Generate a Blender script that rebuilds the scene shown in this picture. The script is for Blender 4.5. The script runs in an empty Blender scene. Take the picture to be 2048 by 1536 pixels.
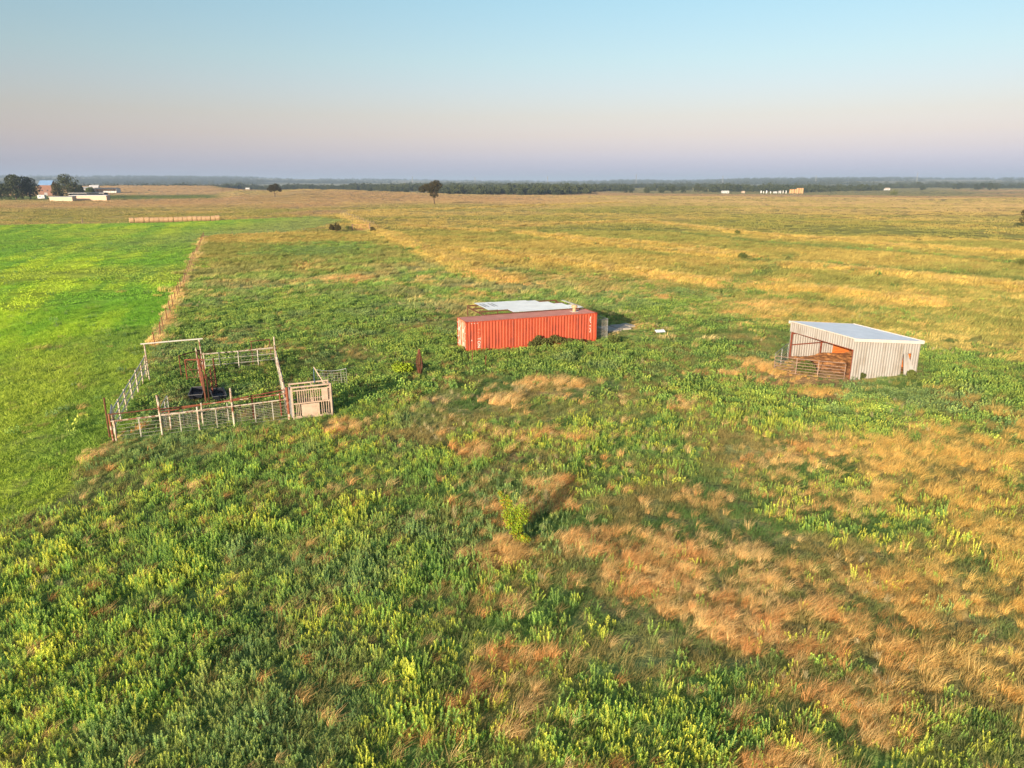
import bpy, bmesh, math, random
import numpy as np
from mathutils import Vector, Matrix, Euler

random.seed(7)
rng = np.random.default_rng(11)
scene = bpy.context.scene
COL = scene.collection

# ------------------------------------------------------------------ camera
FPX, HORIZON, CAMH = 1421.0, 364.0, 13.65          # focal length in photo pixels, horizon row, height
TH = math.atan((768 - HORIZON) / FPX)
cd = bpy.data.cameras.new('camera')
cam = bpy.data.objects.new('camera', cd); COL.objects.link(cam)
cd.sensor_fit = 'HORIZONTAL'; cd.sensor_width = 36.0; cd.lens = 36.0 * FPX / 2048.0
cd.clip_start = 0.1; cd.clip_end = 60000
cam.location = (0, 0, CAMH); cam.rotation_euler = (math.pi / 2 - TH, 0, 0)
scene.camera = cam
scene.render.resolution_x, scene.render.resolution_y = 1024, 768

# ------------------------------------------------------------------ light
SUN_EL = math.radians(13.0)
SUN_AZ = np.array([-0.47, -0.88]); SUN_AZ /= np.linalg.norm(SUN_AZ)
world = bpy.data.worlds.new('World'); scene.world = world; world.use_nodes = True
wn = world.node_tree.nodes; wl = world.node_tree.links
bg = wn['Background']
sky = wn.new('ShaderNodeTexSky'); sky.sky_type = 'NISHITA'; sky.sun_disc = False
sky.sun_elevation = SUN_EL; sky.sun_rotation = math.atan2(SUN_AZ[0], SUN_AZ[1])
sky.altitude = 200; sky.air_density = 1.0; sky.dust_density = 1.6; sky.ozone_density = 1.6
# evening colour of the air low over the horizon, the same all the way round
tcw = wn.new('ShaderNodeTexCoord'); sep = wn.new('ShaderNodeSeparateXYZ'); wl.new(tcw.outputs['Generated'], sep.inputs[0])
mz = wn.new('ShaderNodeMath'); mz.operation = 'MULTIPLY'; mz.inputs[1].default_value = 3.5; wl.new(sep.outputs['Z'], mz.inputs[0])
rmp = wn.new('ShaderNodeValToRGB'); STOPS = [(.006, .88, .88, 1.66), (.014, .81, .80, 1.50), (.025, .76, .71, 1.22), (.042, .79, .645, .89), (.059, .84, .63, .71), (.082, .86, .645, .635), (.115, .86, .71, .68), (.149, .85, .78, .705), (.2, .825, .84, .755), (.251, .80, .90, .80), (.285, .95, .98, .90)]
while len(rmp.color_ramp.elements) < len(STOPS): rmp.color_ramp.elements.new(.5)
for e, (z_, r_, g_, b_) in zip(rmp.color_ramp.elements, STOPS): e.position = z_ * 3.5; e.color = (r_ / 2.2, g_ / 2.2, b_ / 2.2, 1)
wl.new(mz.outputs[0], rmp.inputs[0])
mw = wn.new('ShaderNodeVectorMath'); mw.operation = 'MULTIPLY'; wl.new(sky.outputs[0], mw.inputs[0]); wl.new(rmp.outputs[0], mw.inputs[1])
mw2 = wn.new('ShaderNodeVectorMath'); mw2.operation = 'SCALE'; mw2.inputs['Scale'].default_value = 2.2; wl.new(mw.outputs[0], mw2.inputs[0])
wl.new(mw2.outputs[0], bg.inputs[0]); bg.inputs[1].default_value = 0.086
sl = bpy.data.lights.new('sun', 'SUN'); sl.energy = 4.3; sl.angle = math.radians(0.6); sl.color = (1.0, 0.81, 0.60)
so = bpy.data.objects.new('sun', sl); COL.objects.link(so)
ldir = Vector((-SUN_AZ[0] * math.cos(SUN_EL), -SUN_AZ[1] * math.cos(SUN_EL), -math.sin(SUN_EL)))
so.rotation_euler = ldir.to_track_quat('-Z', 'Y').to_euler(); so.location = (-60, -90, 60)
vs = scene.view_settings
vs.view_transform = 'Standard'; vs.look = 'None'; vs.exposure = 1.4; vs.gamma = 1.0; vs.use_curve_mapping = False

# ------------------------------------------------------------------ survey: photo measurement -> ground point
CT, ST = math.cos(TH), math.sin(TH)
def G(px, py, z=0.0):
    u = (px - 1024) / FPX; v = (768 - py) / FPX
    dy = CT + v * ST; dz = -ST + v * CT
    t = (z - CAMH) / dz
    return np.array([u * t, dy * t])

def vnoise(x, y, seed=0):
    xi = np.floor(x).astype(np.int64); yi = np.floor(y).astype(np.int64)
    fx = x - xi; fy = y - yi
    fx = fx * fx * (3 - 2 * fx); fy = fy * fy * (3 - 2 * fy)
    def h(a, b):
        n = (a * 374761393 + b * 668265263 + seed * 1442695041) & 0xffffffff
        n = ((n ^ (n >> 13)) * 1274126177) & 0xffffffff
        n = (n ^ (n >> 16)) & 0xffffffff
        return n / 4294967295.0
    return (h(xi, yi) * (1 - fx) + h(xi + 1, yi) * fx) * (1 - fy) + (h(xi, yi + 1) * (1 - fx) + h(xi + 1, yi + 1) * fx) * fy
def fbm(x, y, size, octv=4, seed=0):
    x = np.asarray(x, float) / size; y = np.asarray(y, float) / size
    s = 0; a = 1.0; t = 0
    for i in range(octv):
        s = s + a * vnoise(x + 17.3 * i, y - 9.1 * i, seed + i); t += a; a *= 0.5; x = x * 2.03; y = y * 2.03
    return s / t
def sstep(a, b, x):
    t = np.clip((x - a) / (b - a), 0, 1); return t * t * (3 - 2 * t)
def mix(a, b, w):
    w = np.asarray(w)[..., None]; return np.asarray(a) * (1 - w) + np.asarray(b) * w

# ------------------------------------------------------------------ terrain
CX = [-800, 0, 300, 430, 480, 540, 610, 700, 860, 1000, 1250, 1400, 1700, 1850, 2048, 2900]
CYP = [372, 371, 370, 370.5, 376, 379, 376.5, 378, 385, 388.5, 390, 390.5, 391, 390.5, 388, 386]
CDD = [1500, 1500, 1500, 1450, 1000, 900, 850, 850, 850, 830, 800, 800, 800, 800, 800, 800]
SKX = [-1200, 0, 200, 500, 600, 900, 1000, 1150, 1250, 1330, 1400, 1480, 1600, 1800, 1900, 2048, 3200]
SKY = [357, 357, 357.5, 358.5, 360.5, 363, 364, 364, 362, 363.5, 363, 360.5, 359.5, 360, 361.5, 361, 358]
def seg_dist(P, x, y):
    r = np.full(x.shape, 1e9)
    for (x0, y0), (x1, y1) in zip(P[:-1], P[1:]):
        dx, dy = x1 - x0, y1 - y0
        t = np.clip(((x - x0) * dx + (y - y0) * dy) / (dx * dx + dy * dy), 0, 1)
        r = np.minimum(r, np.hypot(x - x0 - t * dx, y - y0 - t * dy))
    return r
def PL(*pts): return [G(*p) for p in pts]
TERR = [(PL((1010, 455), (1280, 442), (1500, 470), (1760, 490), (2100, 516)), 2.2), (PL((880, 500), (1080, 520), (1280, 548), (1448, 574)), 1.7), (PL((1515, 578), (1680, 590), (1850, 611)), 1.6),
        (PL((1560, 534), (1760, 548), (2100, 588)), 1.9), (PL((800, 452), (1050, 470), (1280, 500), (1500, 520)), 1.6), (PL((690, 432), (735, 452), (820, 490), (960, 550), (1010, 560)), 2.0),
        (PL((760, 423), (900, 419), (1060, 412), (1250, 405)), 3.0), (PL((1100, 478), (1300, 490), (1480, 512)), 1.4)]
def terrain(x, y):
    x = np.asarray(x, float); y = np.asarray(y, float)
    d = np.hypot(x, y)
    front = y > 0.35 * np.abs(x)
    ys = np.where(front, np.maximum(y, 1e-3), np.abs(x) * 0.35 + 1.0)
    px = 1024 + FPX / CT * 0.985 * x / ys
    px = np.clip(px, -800, 2900)
    cy = np.interp(px, CX, CYP); dc = np.interp(px, CX, CDD)
    zc = CAMH - (cy - HORIZON) / FPX * dc * 1.04
    up = sstep(0.5, 1.0, d / dc)
    z = zc * up
    down = sstep(0, 160, d - dc)
    z = z * (1 - down) + down * (-4.0 + 2.0 * (fbm(x, y, 260, 3, 5) - 0.5))
    zs = CAMH + (HORIZON - np.interp(px, SKX, SKY)) / FPX * 9000 * 1.03
    far = sstep(2800, 9000, d)
    hills = (zs + 9) * far + 14 * (fbm(x, y, 1100, 3, 8) - 0.5) * sstep(2200, 4500, d) + 34 * (fbm(x, y, 2500, 3, 9) - 0.5) * far * (1 - sstep(7000, 9000, d))
    z = z + hills
    z = z - sstep(9600, 14000, d) * 70
    z = z + 0.3 * (fbm(x, y, 26, 3, 3) - 0.5) * sstep(14, 90, d) * (1 - sstep(1500, 3000, d)) * 1.6
    for P, w in TERR:
        q = seg_dist(P, x, y); z = z + .55 * np.exp(-(q / (w * 1.1)) ** 2)
    return z
def tz(x, y): return float(terrain(np.array([x]), np.array([y]))[0])
def GT(px, py):
    p = G(px, py)
    for _ in range(12): p = .5 * p + .5 * G(px, py, min(tz(*p), CAMH - .5))
    return p

# ------------------------------------------------------------------ what grows where (fixed to the ground)
class Blob:
    def __init__(s, px, py, rx, ry, rot=0.0):
        c = G(px, py); s.c = c
        s.rx = max(abs(G(px + rx, py)[0] - c[0]), .2); s.ry = max((G(px, py - ry)[1] - G(px, py + ry)[1]) * .5, .2); s.rot = rot
    def w(s, x, y, n):
        dx = x - s.c[0]; dy = y - s.c[1]; c, k = math.cos(s.rot), math.sin(s.rot)
        d = np.sqrt(((dx * c + dy * k) / s.rx) ** 2 + ((-dx * k + dy * c) / s.ry) ** 2)
        return sstep(1.35, 0.4, d + 1.3 * (n - 0.5))
def blobw(bl, x, y, n):
    r = np.zeros_like(x)
    for b in bl: r = np.maximum(r, b.w(x, y, n))
    return r
def poly_in(P, x, y):
    ins = np.zeros(x.shape, bool); j = len(P) - 1
    for i in range(len(P)):
        xi, yi = P[i]; xj, yj = P[j]
        if yi != yj:
            c = ((yi > y) != (yj > y)) & (x < (xj - xi) * (y - yi) / (yj - yi) + xi)
            ins ^= c
        j = i
    return ins
LAWN = [G(*p) for p in [(-900, 458), (0, 452), (260, 446), (440, 441), (640, 433), (690, 440), (610, 461), (408, 473), (360, 585), (311, 694), (222, 885), (120, 965), (0, 1062), (-350, 1250), (-1100, 1300)]]
DRY = [Blob(*b) for b in [(1400, 1160, 190, 70), (1300, 1100, 110, 35), (1520, 1240, 190, 60), (1170, 1085, 90, 28), (1760, 1000, 120, 50), (1900, 900, 150, 55),
       (2010, 850, 80, 55), (1970, 1270, 90, 75), (1840, 1345, 150, 65), (1850, 1120, 110, 50), (1690, 900, 150, 38), (945, 903, 42, 22), (1090, 770, 62, 12),
       (680, 853, 46, 18), (1000, 802, 46, 10), (1540, 745, 90, 24), (1600, 1290, 90, 36), (2060, 1000, 90, 70), (1400, 995, 50, 18), (1640, 1300, 60, 30), (1480, 1440, 45, 22),
       (900, 1420, 32, 22), (1030, 1215, 34, 20), (1130, 1165, 34, 14), (1540, 620, 150, 18), (600, 540, 50, 14), (700, 560, 40, 8), (550, 700, 60, 6), (840, 800, 60, 10), (1750, 1470, 120, 40), (1800, 965, 260, 80), (1900, 1190, 170, 110), (1980, 1080, 120, 90), (1640, 1010, 90, 40), (1720, 1400, 200, 60), (2030, 1430, 60, 60)]]
WEED = [Blob(*b) for b in [(350, 1220, 640, 300), (500, 1450, 620, 200), (820, 1100, 190, 120), (1150, 715, 330, 34), (1650, 815, 330, 48), (740, 780, 120, 60), (400, 770, 190, 80),
        (1330, 610, 150, 26), (560, 640, 230, 60), (1950, 750, 130, 60), (1480, 790, 180, 40), (1250, 1480, 420, 90), (1950, 1440, 60, 60), (1200, 880, 160, 30), (700, 930, 420, 40), (420, 866, 240, 26), (640, 500, 150, 14), (850, 690, 110, 30)]]
BARE = [Blob(*b) for b in [(1570, 765, 110, 14), (1048, 915, 72, 22), (985, 945, 50, 10), (1080, 790, 70, 6), (1600, 800, 90, 8), (880, 800, 40, 8), (1700, 740, 150, 26)]]
REDDISH = [Blob(*b) for b in [(760, 396, 260, 9), (1000, 396, 160, 9), (620, 410, 80, 7), (420, 402, 260, 9), (640, 425, 60, 6), (150, 410, 150, 5)]]
GREENP = [Blob(*b) for b in [(300, 383, 90, 5), (900, 412, 170, 6), (560, 400, 100, 5), (520, 420, 130, 6), (1700, 450, 220, 20), (1300, 420, 200, 10), (150, 425, 260, 9), (1750, 660, 200, 30), (1980, 650, 80, 30)]]
GREENLINE = [(PL((1500, 524), (1640, 528), (1800, 540), (2100, 566)), 2.6), (PL((1250, 565), (1340, 590), (1480, 585), (1560, 600), (1700, 625), (1860, 640)), 2.2), (PL((1000, 468), (1290, 458), (1500, 484), (1760, 503), (2100, 532)), 2.4), (PL((960, 540), (1200, 560), (1350, 585)), 2.2), (PL((1360, 610), (1450, 580), (1545, 535), (1580, 515)), 1.2), (PL((985, 940), (1060, 890), (1110, 850)), 0.5), (PL((820, 760), (900, 748), (1000, 752)), .8)]
FENCE_PATH = PL((311, 694), (335, 640), (362, 580), (385, 525), (408, 473))
FENCE_FAR = PL((408, 473), (460, 470), (600, 464), (700, 460))
FENCE_DIAG = PL((748, 455), (715, 442), (683, 429))
LAWN_EDGE = PL((-300, 456), (0, 452), (165, 448), (260, 446), (440, 441), (640, 433))
STRAWY = [Blob(*b) for b in [(1565, 764, 90, 15), (1512, 735, 44, 13), (1640, 788, 62, 9), (1440, 752, 60, 7), (685, 852, 44, 15), (945, 904, 36, 18), (1100, 768, 50, 8)]]
TRACK = [Blob(1050, 914, 42, 15), Blob(1000, 938, 34, 7), Blob(1100, 862, 14, 9)]
def cover(x, y):
    x = np.asarray(x, float); y = np.asarray(y, float)
    d = np.hypot(x, y)
    n1 = fbm(x, y, 7.0, 4, 21); n2 = fbm(x, y, 2.2, 3, 31); n3 = fbm(x, y, 28, 3, 41); n4 = fbm(x * .45, y, 16, 4, 51)
    fd = 1 - .75 * sstep(130, 380, d); n2 = .5 + (n2 - .5) * fd
    am = 2.4 + 5 * sstep(40, 32, d) ; wx = x + am * (fbm(x, y, 5, 3, 61) - .5) * np.clip(d / 40, .5, 4); wy = y + am * (fbm(x, y, 5, 3, 71) - .5)
    lawn = poly_in(LAWN, wx, wy).astype(float)
    dry = blobw(DRY, x, y, n1); weed = blobw(WEED, x, y, n1); bare = np.maximum(blobw(BARE, x, y, n1), blobw(TRACK, x, y, .5 + .35 * (n2 - .5)))
    near = 1 - sstep(95, 170, d + 60 * (n3 - .5))
    # default mixture
    dry = np.maximum(dry, sstep(.64, .72, n1 * .6 + n2 * .4) * .8 * near)
    dry = dry * (1 - .55 * weed * (1 - sstep(.62, .75, n2))) * (.22 + .78 * sstep(.36, .58, fbm(x, y, 1.3, 3, 33)))
    prairie_side = sstep(0, 14, (x - 6) * .75 + (y - 78) * .55 - 6 + 14 * (n1 - .5))
    prairie_side = np.maximum(prairie_side, 1 - near)
    st = blobw(STRAWY, x, y, .5 + .8 * (n2 - .5)); dry = np.maximum(dry, st * .95); weed = weed * (1 - .9 * st)
    terr = np.zeros_like(x); gl = np.zeros_like(x)
    wig = (n2 - .5) * 2.0
    for P, w in TERR: terr = np.maximum(terr, sstep(w * 2.1, w * 1.2, seg_dist(P, x, y) + wig) * sstep(.25, .45, n1 + .1))
    for P, w in GREENLINE: gl = np.maximum(gl, sstep(w * 1.5, w * .6, seg_dist(P, x, y) + wig * .5))
    fl = np.maximum(sstep(.6, .3, seg_dist(FENCE_PATH, x, y) + wig * .12), sstep(1.6, .7, seg_dist(FENCE_DIAG, x, y) + wig * .4))
    ff = sstep(1.6, .6, seg_dist(FENCE_FAR, x, y) + wig * .6)
    le = sstep(2.0, .8, seg_dist(LAWN_EDGE, x, y) + wig * .6)
    return dict(d=d, n1=n1, n2=n2, n3=n3, n4=n4, lawn=lawn, dry=dry, weed=weed, bare=bare, prairie=prairie_side * (1 - lawn), terr=terr * (1 - lawn), gl=gl, fence=fl, ff=ff, le=le, near=near,
                red=blobw(REDDISH, x, y, n4), grp=blobw(GREENP, x, y, n4))
C_DARKGREEN = (.105, .185, .052); C_WEED = (.185, .285, .068); C_YEL = (.44, .44, .075); C_OLIVE = (.215, .22, .085)
C_DRY = (.45, .31, .12); C_RUSTGRASS = (.47, .215, .075); C_STRAW = (.53, .40, .185); C_LAWN = (.14, .285, .03); C_LAWN2 = (.32, .42, .035)
C_GOLD = (.345, .265, .075); C_PRAIRIE = (.205, .21, .055); C_TAN = (.36, .265, .125); C_PINK = (.33, .205, .115); C_SOIL = (.34, .20, .105); C_WOOD = (.03, .042, .02)
def ground_color(x, y, c=None):
    c = c or cover(x, y)
    n1, n2, n3, n4, d = c['n1'], c['n2'], c['n3'], c['n4'], c['d']
    col = mix(C_OLIVE, C_WEED, sstep(.4, .6, n1))
    col = mix(col, C_DRY, .45 * sstep(.5, .64, n2))
    pr = mix(C_PRAIRIE, C_GOLD, .8 * sstep(.42, .66, n4 * .75 + n2 * .25) + .25 * sstep(120, 260, d))
    pr = mix(pr, C_TAN, sstep(230, 520, d + 160 * (n3 - .5)) * (.45 + .5 * sstep(.4, .55, n4)))
    pr = mix(pr, C_PRAIRIE, .55 * c['grp'])
    pr = mix(pr, C_PINK, .6 * c['red'])
    col = mix(col, pr, c['prairie'])
    col = mix(col, C_DARKGREEN, .75 * c['weed'])
    col = mix(col, mix(C_DRY, C_RUSTGRASS, .5 * sstep(.45, .6, n2)), .8 * c['dry'] * (1 - c['lawn']))
    col = mix(col, C_GOLD if True else 0, .0 * n1)
    col = mix(col, np.array(C_GOLD) * 1.22, .9 * c['terr'])
    col = mix(col, (.125, .17, .05), .75 * c['gl'])
    col = mix(col, C_SOIL, .7 * c['bare'])
    x = np.asarray(x); y = np.asarray(y)
    lm = fbm(x * .92 + y * .3, y * .38 - x * .1, 5.5, 4, 91)
    fx, fy = FENCE_PATH[-1] - FENCE_PATH[0]; fn = math.hypot(fx, fy); pd = (x * fy - y * fx) / fn; al = (x * fx + y * fy) / fn
    stripe = vnoise(pd / 2.6, al / 60, 93) * .6 + vnoise(pd / 1.1, al / 40, 94) * .4
    la = mix(C_LAWN, C_LAWN2, sstep(.36, .66, .4 * lm + .45 * stripe + .15 * n3))
    la = mix(la, (.20, .22, .06), .4 * sstep(.6, .74, n3))
    la = mix(la, (.20, .235, .075), .75 * sstep(150, 210, d) * sstep(-110, -70, x) + .2 * sstep(120, 240, d))
    col = mix(col, la, c['lawn'])
    col = mix(col, C_STRAW, .8 * c['fence']); col = mix(col, C_DRY, .6 * c['ff'] * sstep(.4, .6, n1)); col = mix(col, C_WEED, .8 * c['le'])
    # distant fields and woods beyond the rise
    fld = mix((.15, .145, .07), (.27, .19, .10), sstep(.45, .6, fbm(x, y, 420, 3, 15)))
    col = mix(col, fld, sstep(860, 980, d) * (1 - c['lawn']))
    px = 1024 + FPX / CT * .985 * x / np.maximum(y, 1e-3)
    leftf = sstep(460, 420, px) * (y > 0)
    lf = mix((.12, .15, .05), (.36, .25, .13), sstep(820, 900, d + 60 * (n4 - .5)))
    col = mix(col, lf, leftf * sstep(640, 720, d))
    wf = fbm(x, y, 700, 3, 511)
    col = mix(col, mix(C_WOOD, (.20, .19, .11), sstep(.50, .56, wf)), sstep(2300, 2900, d))
    return col * (1.22 - .1 * sstep(70, 200, d))[:, None]

# ------------------------------------------------------------------ materials
def new_mat(name):
    m = bpy.data.materials.new(name); m.use_nodes = True
    nt = m.node_tree; b = nt.nodes['Principled BSDF']
    return m, nt, b
def noise_node(nt, scale, detail=4, rough=.6, coord='Object', stretch=None):
    tc = nt.nodes.new('ShaderNodeTexCoord'); n = nt.nodes.new('ShaderNodeTexNoise')
    n.inputs['Scale'].default_value = scale; n.inputs['Detail'].default_value = detail; n.inputs['Roughness'].default_value = rough
    if stretch:
        mp = nt.nodes.new('ShaderNodeMapping'); mp.inputs['Scale'].default_value = stretch
        nt.links.new(tc.outputs[coord], mp.inputs[0]); nt.links.new(mp.outputs[0], n.inputs['Vector'])
    else: nt.links.new(tc.outputs[coord], n.inputs['Vector'])
    return n
def ramp(nt, src, stops):
    r = nt.nodes.new('ShaderNodeValToRGB')
    el = r.color_ramp.elements
    while len(el) < len(stops): el.new(.5)
    for e, (p, c) in zip(el, stops):
        e.position = p; e.color = (*c, 1) if len(c) == 3 else c
    nt.links.new(src, r.inputs[0]); return r
def two_tone(name, c1, c2, scale=3.0, lo=.4, hi=.65, rough=.7, metal=0.0, stretch=None, bump=0.0, spec=.3):
    m, nt, b = new_mat(name)
    n = noise_node(nt, scale, 6, .65, stretch=stretch)
    r = ramp(nt, n.outputs['Fac'], [(lo, c1), (hi, c2)])
    nt.links.new(r.outputs[0], b.inputs['Base Color'])
    b.inputs['Roughness'].default_value = rough; b.inputs['Metallic'].default_value = metal
    b.inputs['Specular IOR Level'].default_value = spec
    if bump:
        bp = nt.nodes.new('ShaderNodeBump'); bp.inputs['Strength'].default_value = bump; bp.inputs['Distance'].default_value = .02
        nt.links.new(n.outputs['Fac'], bp.inputs['Height']); nt.links.new(bp.outputs[0], b.inputs['Normal'])
    return m
M = {}
M['red'] = two_tone('container_red_paint', (0.392, 0.059, 0.025), (0.308, 0.042, 0.021), 1.1, .4, .72, .55)
def streaked(name, c1, c2, c3, rough=.55, sc=2.0):
    m, nt, b = new_mat(name)
    n = noise_node(nt, sc, 6, .65, stretch=(2.2, 2.2, .22)); n2 = noise_node(nt, .8, 5, .6)
    ad = nt.nodes.new('ShaderNodeMath'); ad.operation = 'MULTIPLY_ADD'; ad.inputs[1].default_value = .5; nt.links.new(n2.outputs['Fac'], ad.inputs[0]); nt.links.new(n.outputs['Fac'], ad.inputs[2])
    r = ramp(nt, ad.outputs[0], [(.55, c1), (.78, c2), (.93, c3)]); nt.links.new(r.outputs[0], b.inputs['Base Color']); b.inputs['Roughness'].default_value = rough
    b.inputs['Specular IOR Level'].default_value = .3; return m
M['red'] = streaked('container_red_paint', (.385, .075, .034), (.34, .056, .025), (.21, .045, .026))
M['redroof'] = two_tone('faded_roof_paint', (.44, .20, .16), (.34, .13, .10), 1.2, .35, .7, .6)
M['reddoor'] = two_tone('faded_door_paint', (0.462, 0.238, 0.140), (0.406, 0.105, 0.049), 2.2, .42, .6, .6)
M['darkred'] = two_tone('dark_red_steel', (0.231, 0.028, 0.015), (0.112, 0.021, 0.014), 3, .4, .7, .6)
M['white'] = two_tone('worn_white_paint', (0.504, 0.490, 0.448), (0.364, 0.329, 0.280), 6, .45, .75, .6)
M['letter'] = two_tone('faded_white_lettering', (0.574, 0.532, 0.490), (0.462, 0.252, 0.182), 5, .5, .7, .6)
M['letter2'] = two_tone('very_faded_lettering', (0.434, 0.182, 0.119), (0.378, 0.070, 0.035), 7, .42, .58, .6)
M['rust'] = two_tone('rusty_steel', (.14, .05, .024), (.065, .03, .02), 7, .35, .65, .85, bump=.3)
M['redrust'] = two_tone('red_oxide_pipe', (.19, .05, .026), (.10, .035, .024), 5, .4, .65, .75)
M['whiterust'] = two_tone('white_paint_with_rust', (.43, .38, .31), (.17, .065, .035), 2.3, .47, .60, .7)
M['redwhite'] = two_tone('mostly_rusted_white_paint', (.48, .40, .31), (.19, .06, .03), 1.8, .38, .48, .75)
M['galv'] = two_tone('galvanised_steel', (0.385, 0.399, 0.406), (0.280, 0.294, 0.301), 9, .35, .7, .42, .75)
M['wire'] = two_tone('galvanised_wire', (.46, .45, .40), (.32, .28, .23), 9, .4, .7, .5, .2)
M['sheet'] = two_tone('galvalume_wall_sheet', (0.350, 0.339, 0.322), (0.280, 0.266, 0.245), 1.3, .35, .75, .42, .1, stretch=(1, 1, .25))
M['sheet'] = streaked('pale_metal_wall_sheet', (.285, .275, .265), (.26, .248, .235), (.20, .178, .155), .45, 1.4)
M['roof'] = two_tone('galvalume_roof_sheet', (.66, .72, .80), (.56, .62, .70), .8, .35, .7, .42, .45)
M['trim'] = two_tone('pale_roof_trim', (0.546, 0.504, 0.462), (0.490, 0.448, 0.406), 2, .4, .7, .5)
M['car'] = two_tone('white_carport_sheet', (.66, .71, .74), (.54, .58, .61), 1.0, .35, .7, .45, .25)
M['ply'] = two_tone('orange_stained_boards', (.55, .17, .035), (.36, .10, .025), 1.6, .35, .65, .8, stretch=(1, 1, 6))
M['straw'] = two_tone('trampled_straw', (.46, .22, .08), (.20, .09, .04), 2.2, .4, .6, .95, bump=1.0)
M['chute'] = two_tone('beige_chute_paint', (.47, .36, .28), (.34, .25, .19), 2.5, .4, .7, .6)
M['gatepipe'] = two_tone('brown_gate_pipe', (0.252, 0.175, 0.133), (0.175, 0.112, 0.084), 3)
M['gatered'] = two_tone('faded_red_gate', (.50, .20, .14), (.40, .13, .08), 3)
M['blue'] = two_tone('faded_blue_rope', (.10, .17, .26), (.07, .11, .18), 8)
M['tub'] = two_tone('black_plastic', (.008, .010, .018), (.014, .016, .024), 4, .4, .7, .5)
M['tubrim'] = two_tone('scuffed_grey_rim', (.10, .105, .115), (.06, .065, .075), 6, .4, .7, .6)
M['hay'] = two_tone('hay', (0.462, 0.315, 0.182), (0.336, 0.203, 0.105), 2.5, .35, .65, .95, bump=.6, stretch=(1, 1, 1))
M['wood'] = two_tone('weathered_wood', (.22, .17, .12), (.13, .10, .075), 4, .35, .65, .9)
M['conc'] = two_tone('weathered_concrete', (0.350, 0.322, 0.287), (0.252, 0.231, 0.203), 1.6, .35, .65, .9, bump=.4)
M['cream'] = two_tone('cream_metal_wall', (0.462, 0.350, 0.252), (0.420, 0.315, 0.224), .4, .4, .7, .6)
M['darkroof'] = two_tone('dark_metal_roof', (.06, .065, .08), (.04, .045, .055), .5, .4, .7, .5)
M['blueroof'] = two_tone('blue_metal_roof', (0.140, 0.238, 0.406), (0.119, 0.210, 0.364), .3, .4, .7, .4)
M['brick'] = two_tone('brown_brick_wall', (0.182, 0.098, 0.070), (0.147, 0.077, 0.056), .6, .4, .7, .85)
M['barnwhite'] = two_tone('white_metal_siding', (0.490, 0.490, 0.490), (0.406, 0.406, 0.406), .3, .4, .7, .6)
M['grey'] = two_tone('grey_siding', (0.238, 0.245, 0.252), (0.182, 0.189, 0.196), .4, .4, .7, .7)
M['glass'] = two_tone('dark_window_glass', (.03, .035, .045), (.02, .025, .03), 2, rough=.15)
M['tank'] = two_tone('tan_tank_paint', (0.434, 0.252, 0.112), (0.385, 0.217, 0.098), .3, .4, .7, .6)
M['greenpaint'] = two_tone('green_steel_paint', (.05, .12, .06), (.04, .09, .05), 2)
M['bark'] = two_tone('bark', (.11, .075, .05), (.06, .045, .032), 6, .35, .65, .95)
M['hide'] = two_tone('black_hide', (.02, .018, .017), (.03, .026, .024), 3)
def foliage(name, c1, c2, rough=.75):
    m, nt, b = new_mat(name)
    n = noise_node(nt, .55, 3); oi = nt.nodes.new('ShaderNodeObjectInfo'); a = nt.nodes.new('ShaderNodeMath'); a.operation = 'MULTIPLY_ADD'
    a.inputs[1].default_value = .35; nt.links.new(oi.outputs['Random'], a.inputs[0]); nt.links.new(n.outputs['Fac'], a.inputs[2])
    r = ramp(nt, a.outputs[0], [(.35, c1), (.95, c2)])
    nt.links.new(r.outputs[0], b.inputs['Base Color']); b.inputs['Roughness'].default_value = rough; b.inputs['Specular IOR Level'].default_value = .15
    return m
M['leaf'] = foliage('oak_leaves', (.022, .034, .014), (.05, .06, .022))
M['leafwarm'] = foliage('warm_oak_leaves', (.05, .042, .016), (.085, .075, .025))
M['leafdark'] = foliage('dark_oak_leaves', (.026, .024, .010), (.05, .042, .016))
M['sapleaf'] = foliage('yellow_green_leaves', (.15, .25, .016), (.26, .32, .02))
M['sapyel'] = foliage('yellowing_leaves', (.33, .25, .015), (.36, .22, .02))
M['vine'] = foliage('dark_vine_leaves', (.04, .06, .018), (.10, .10, .03))
M['bush'] = foliage('bush_leaves', (.05, .08, .02), (.11, .12, .03))
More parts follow.
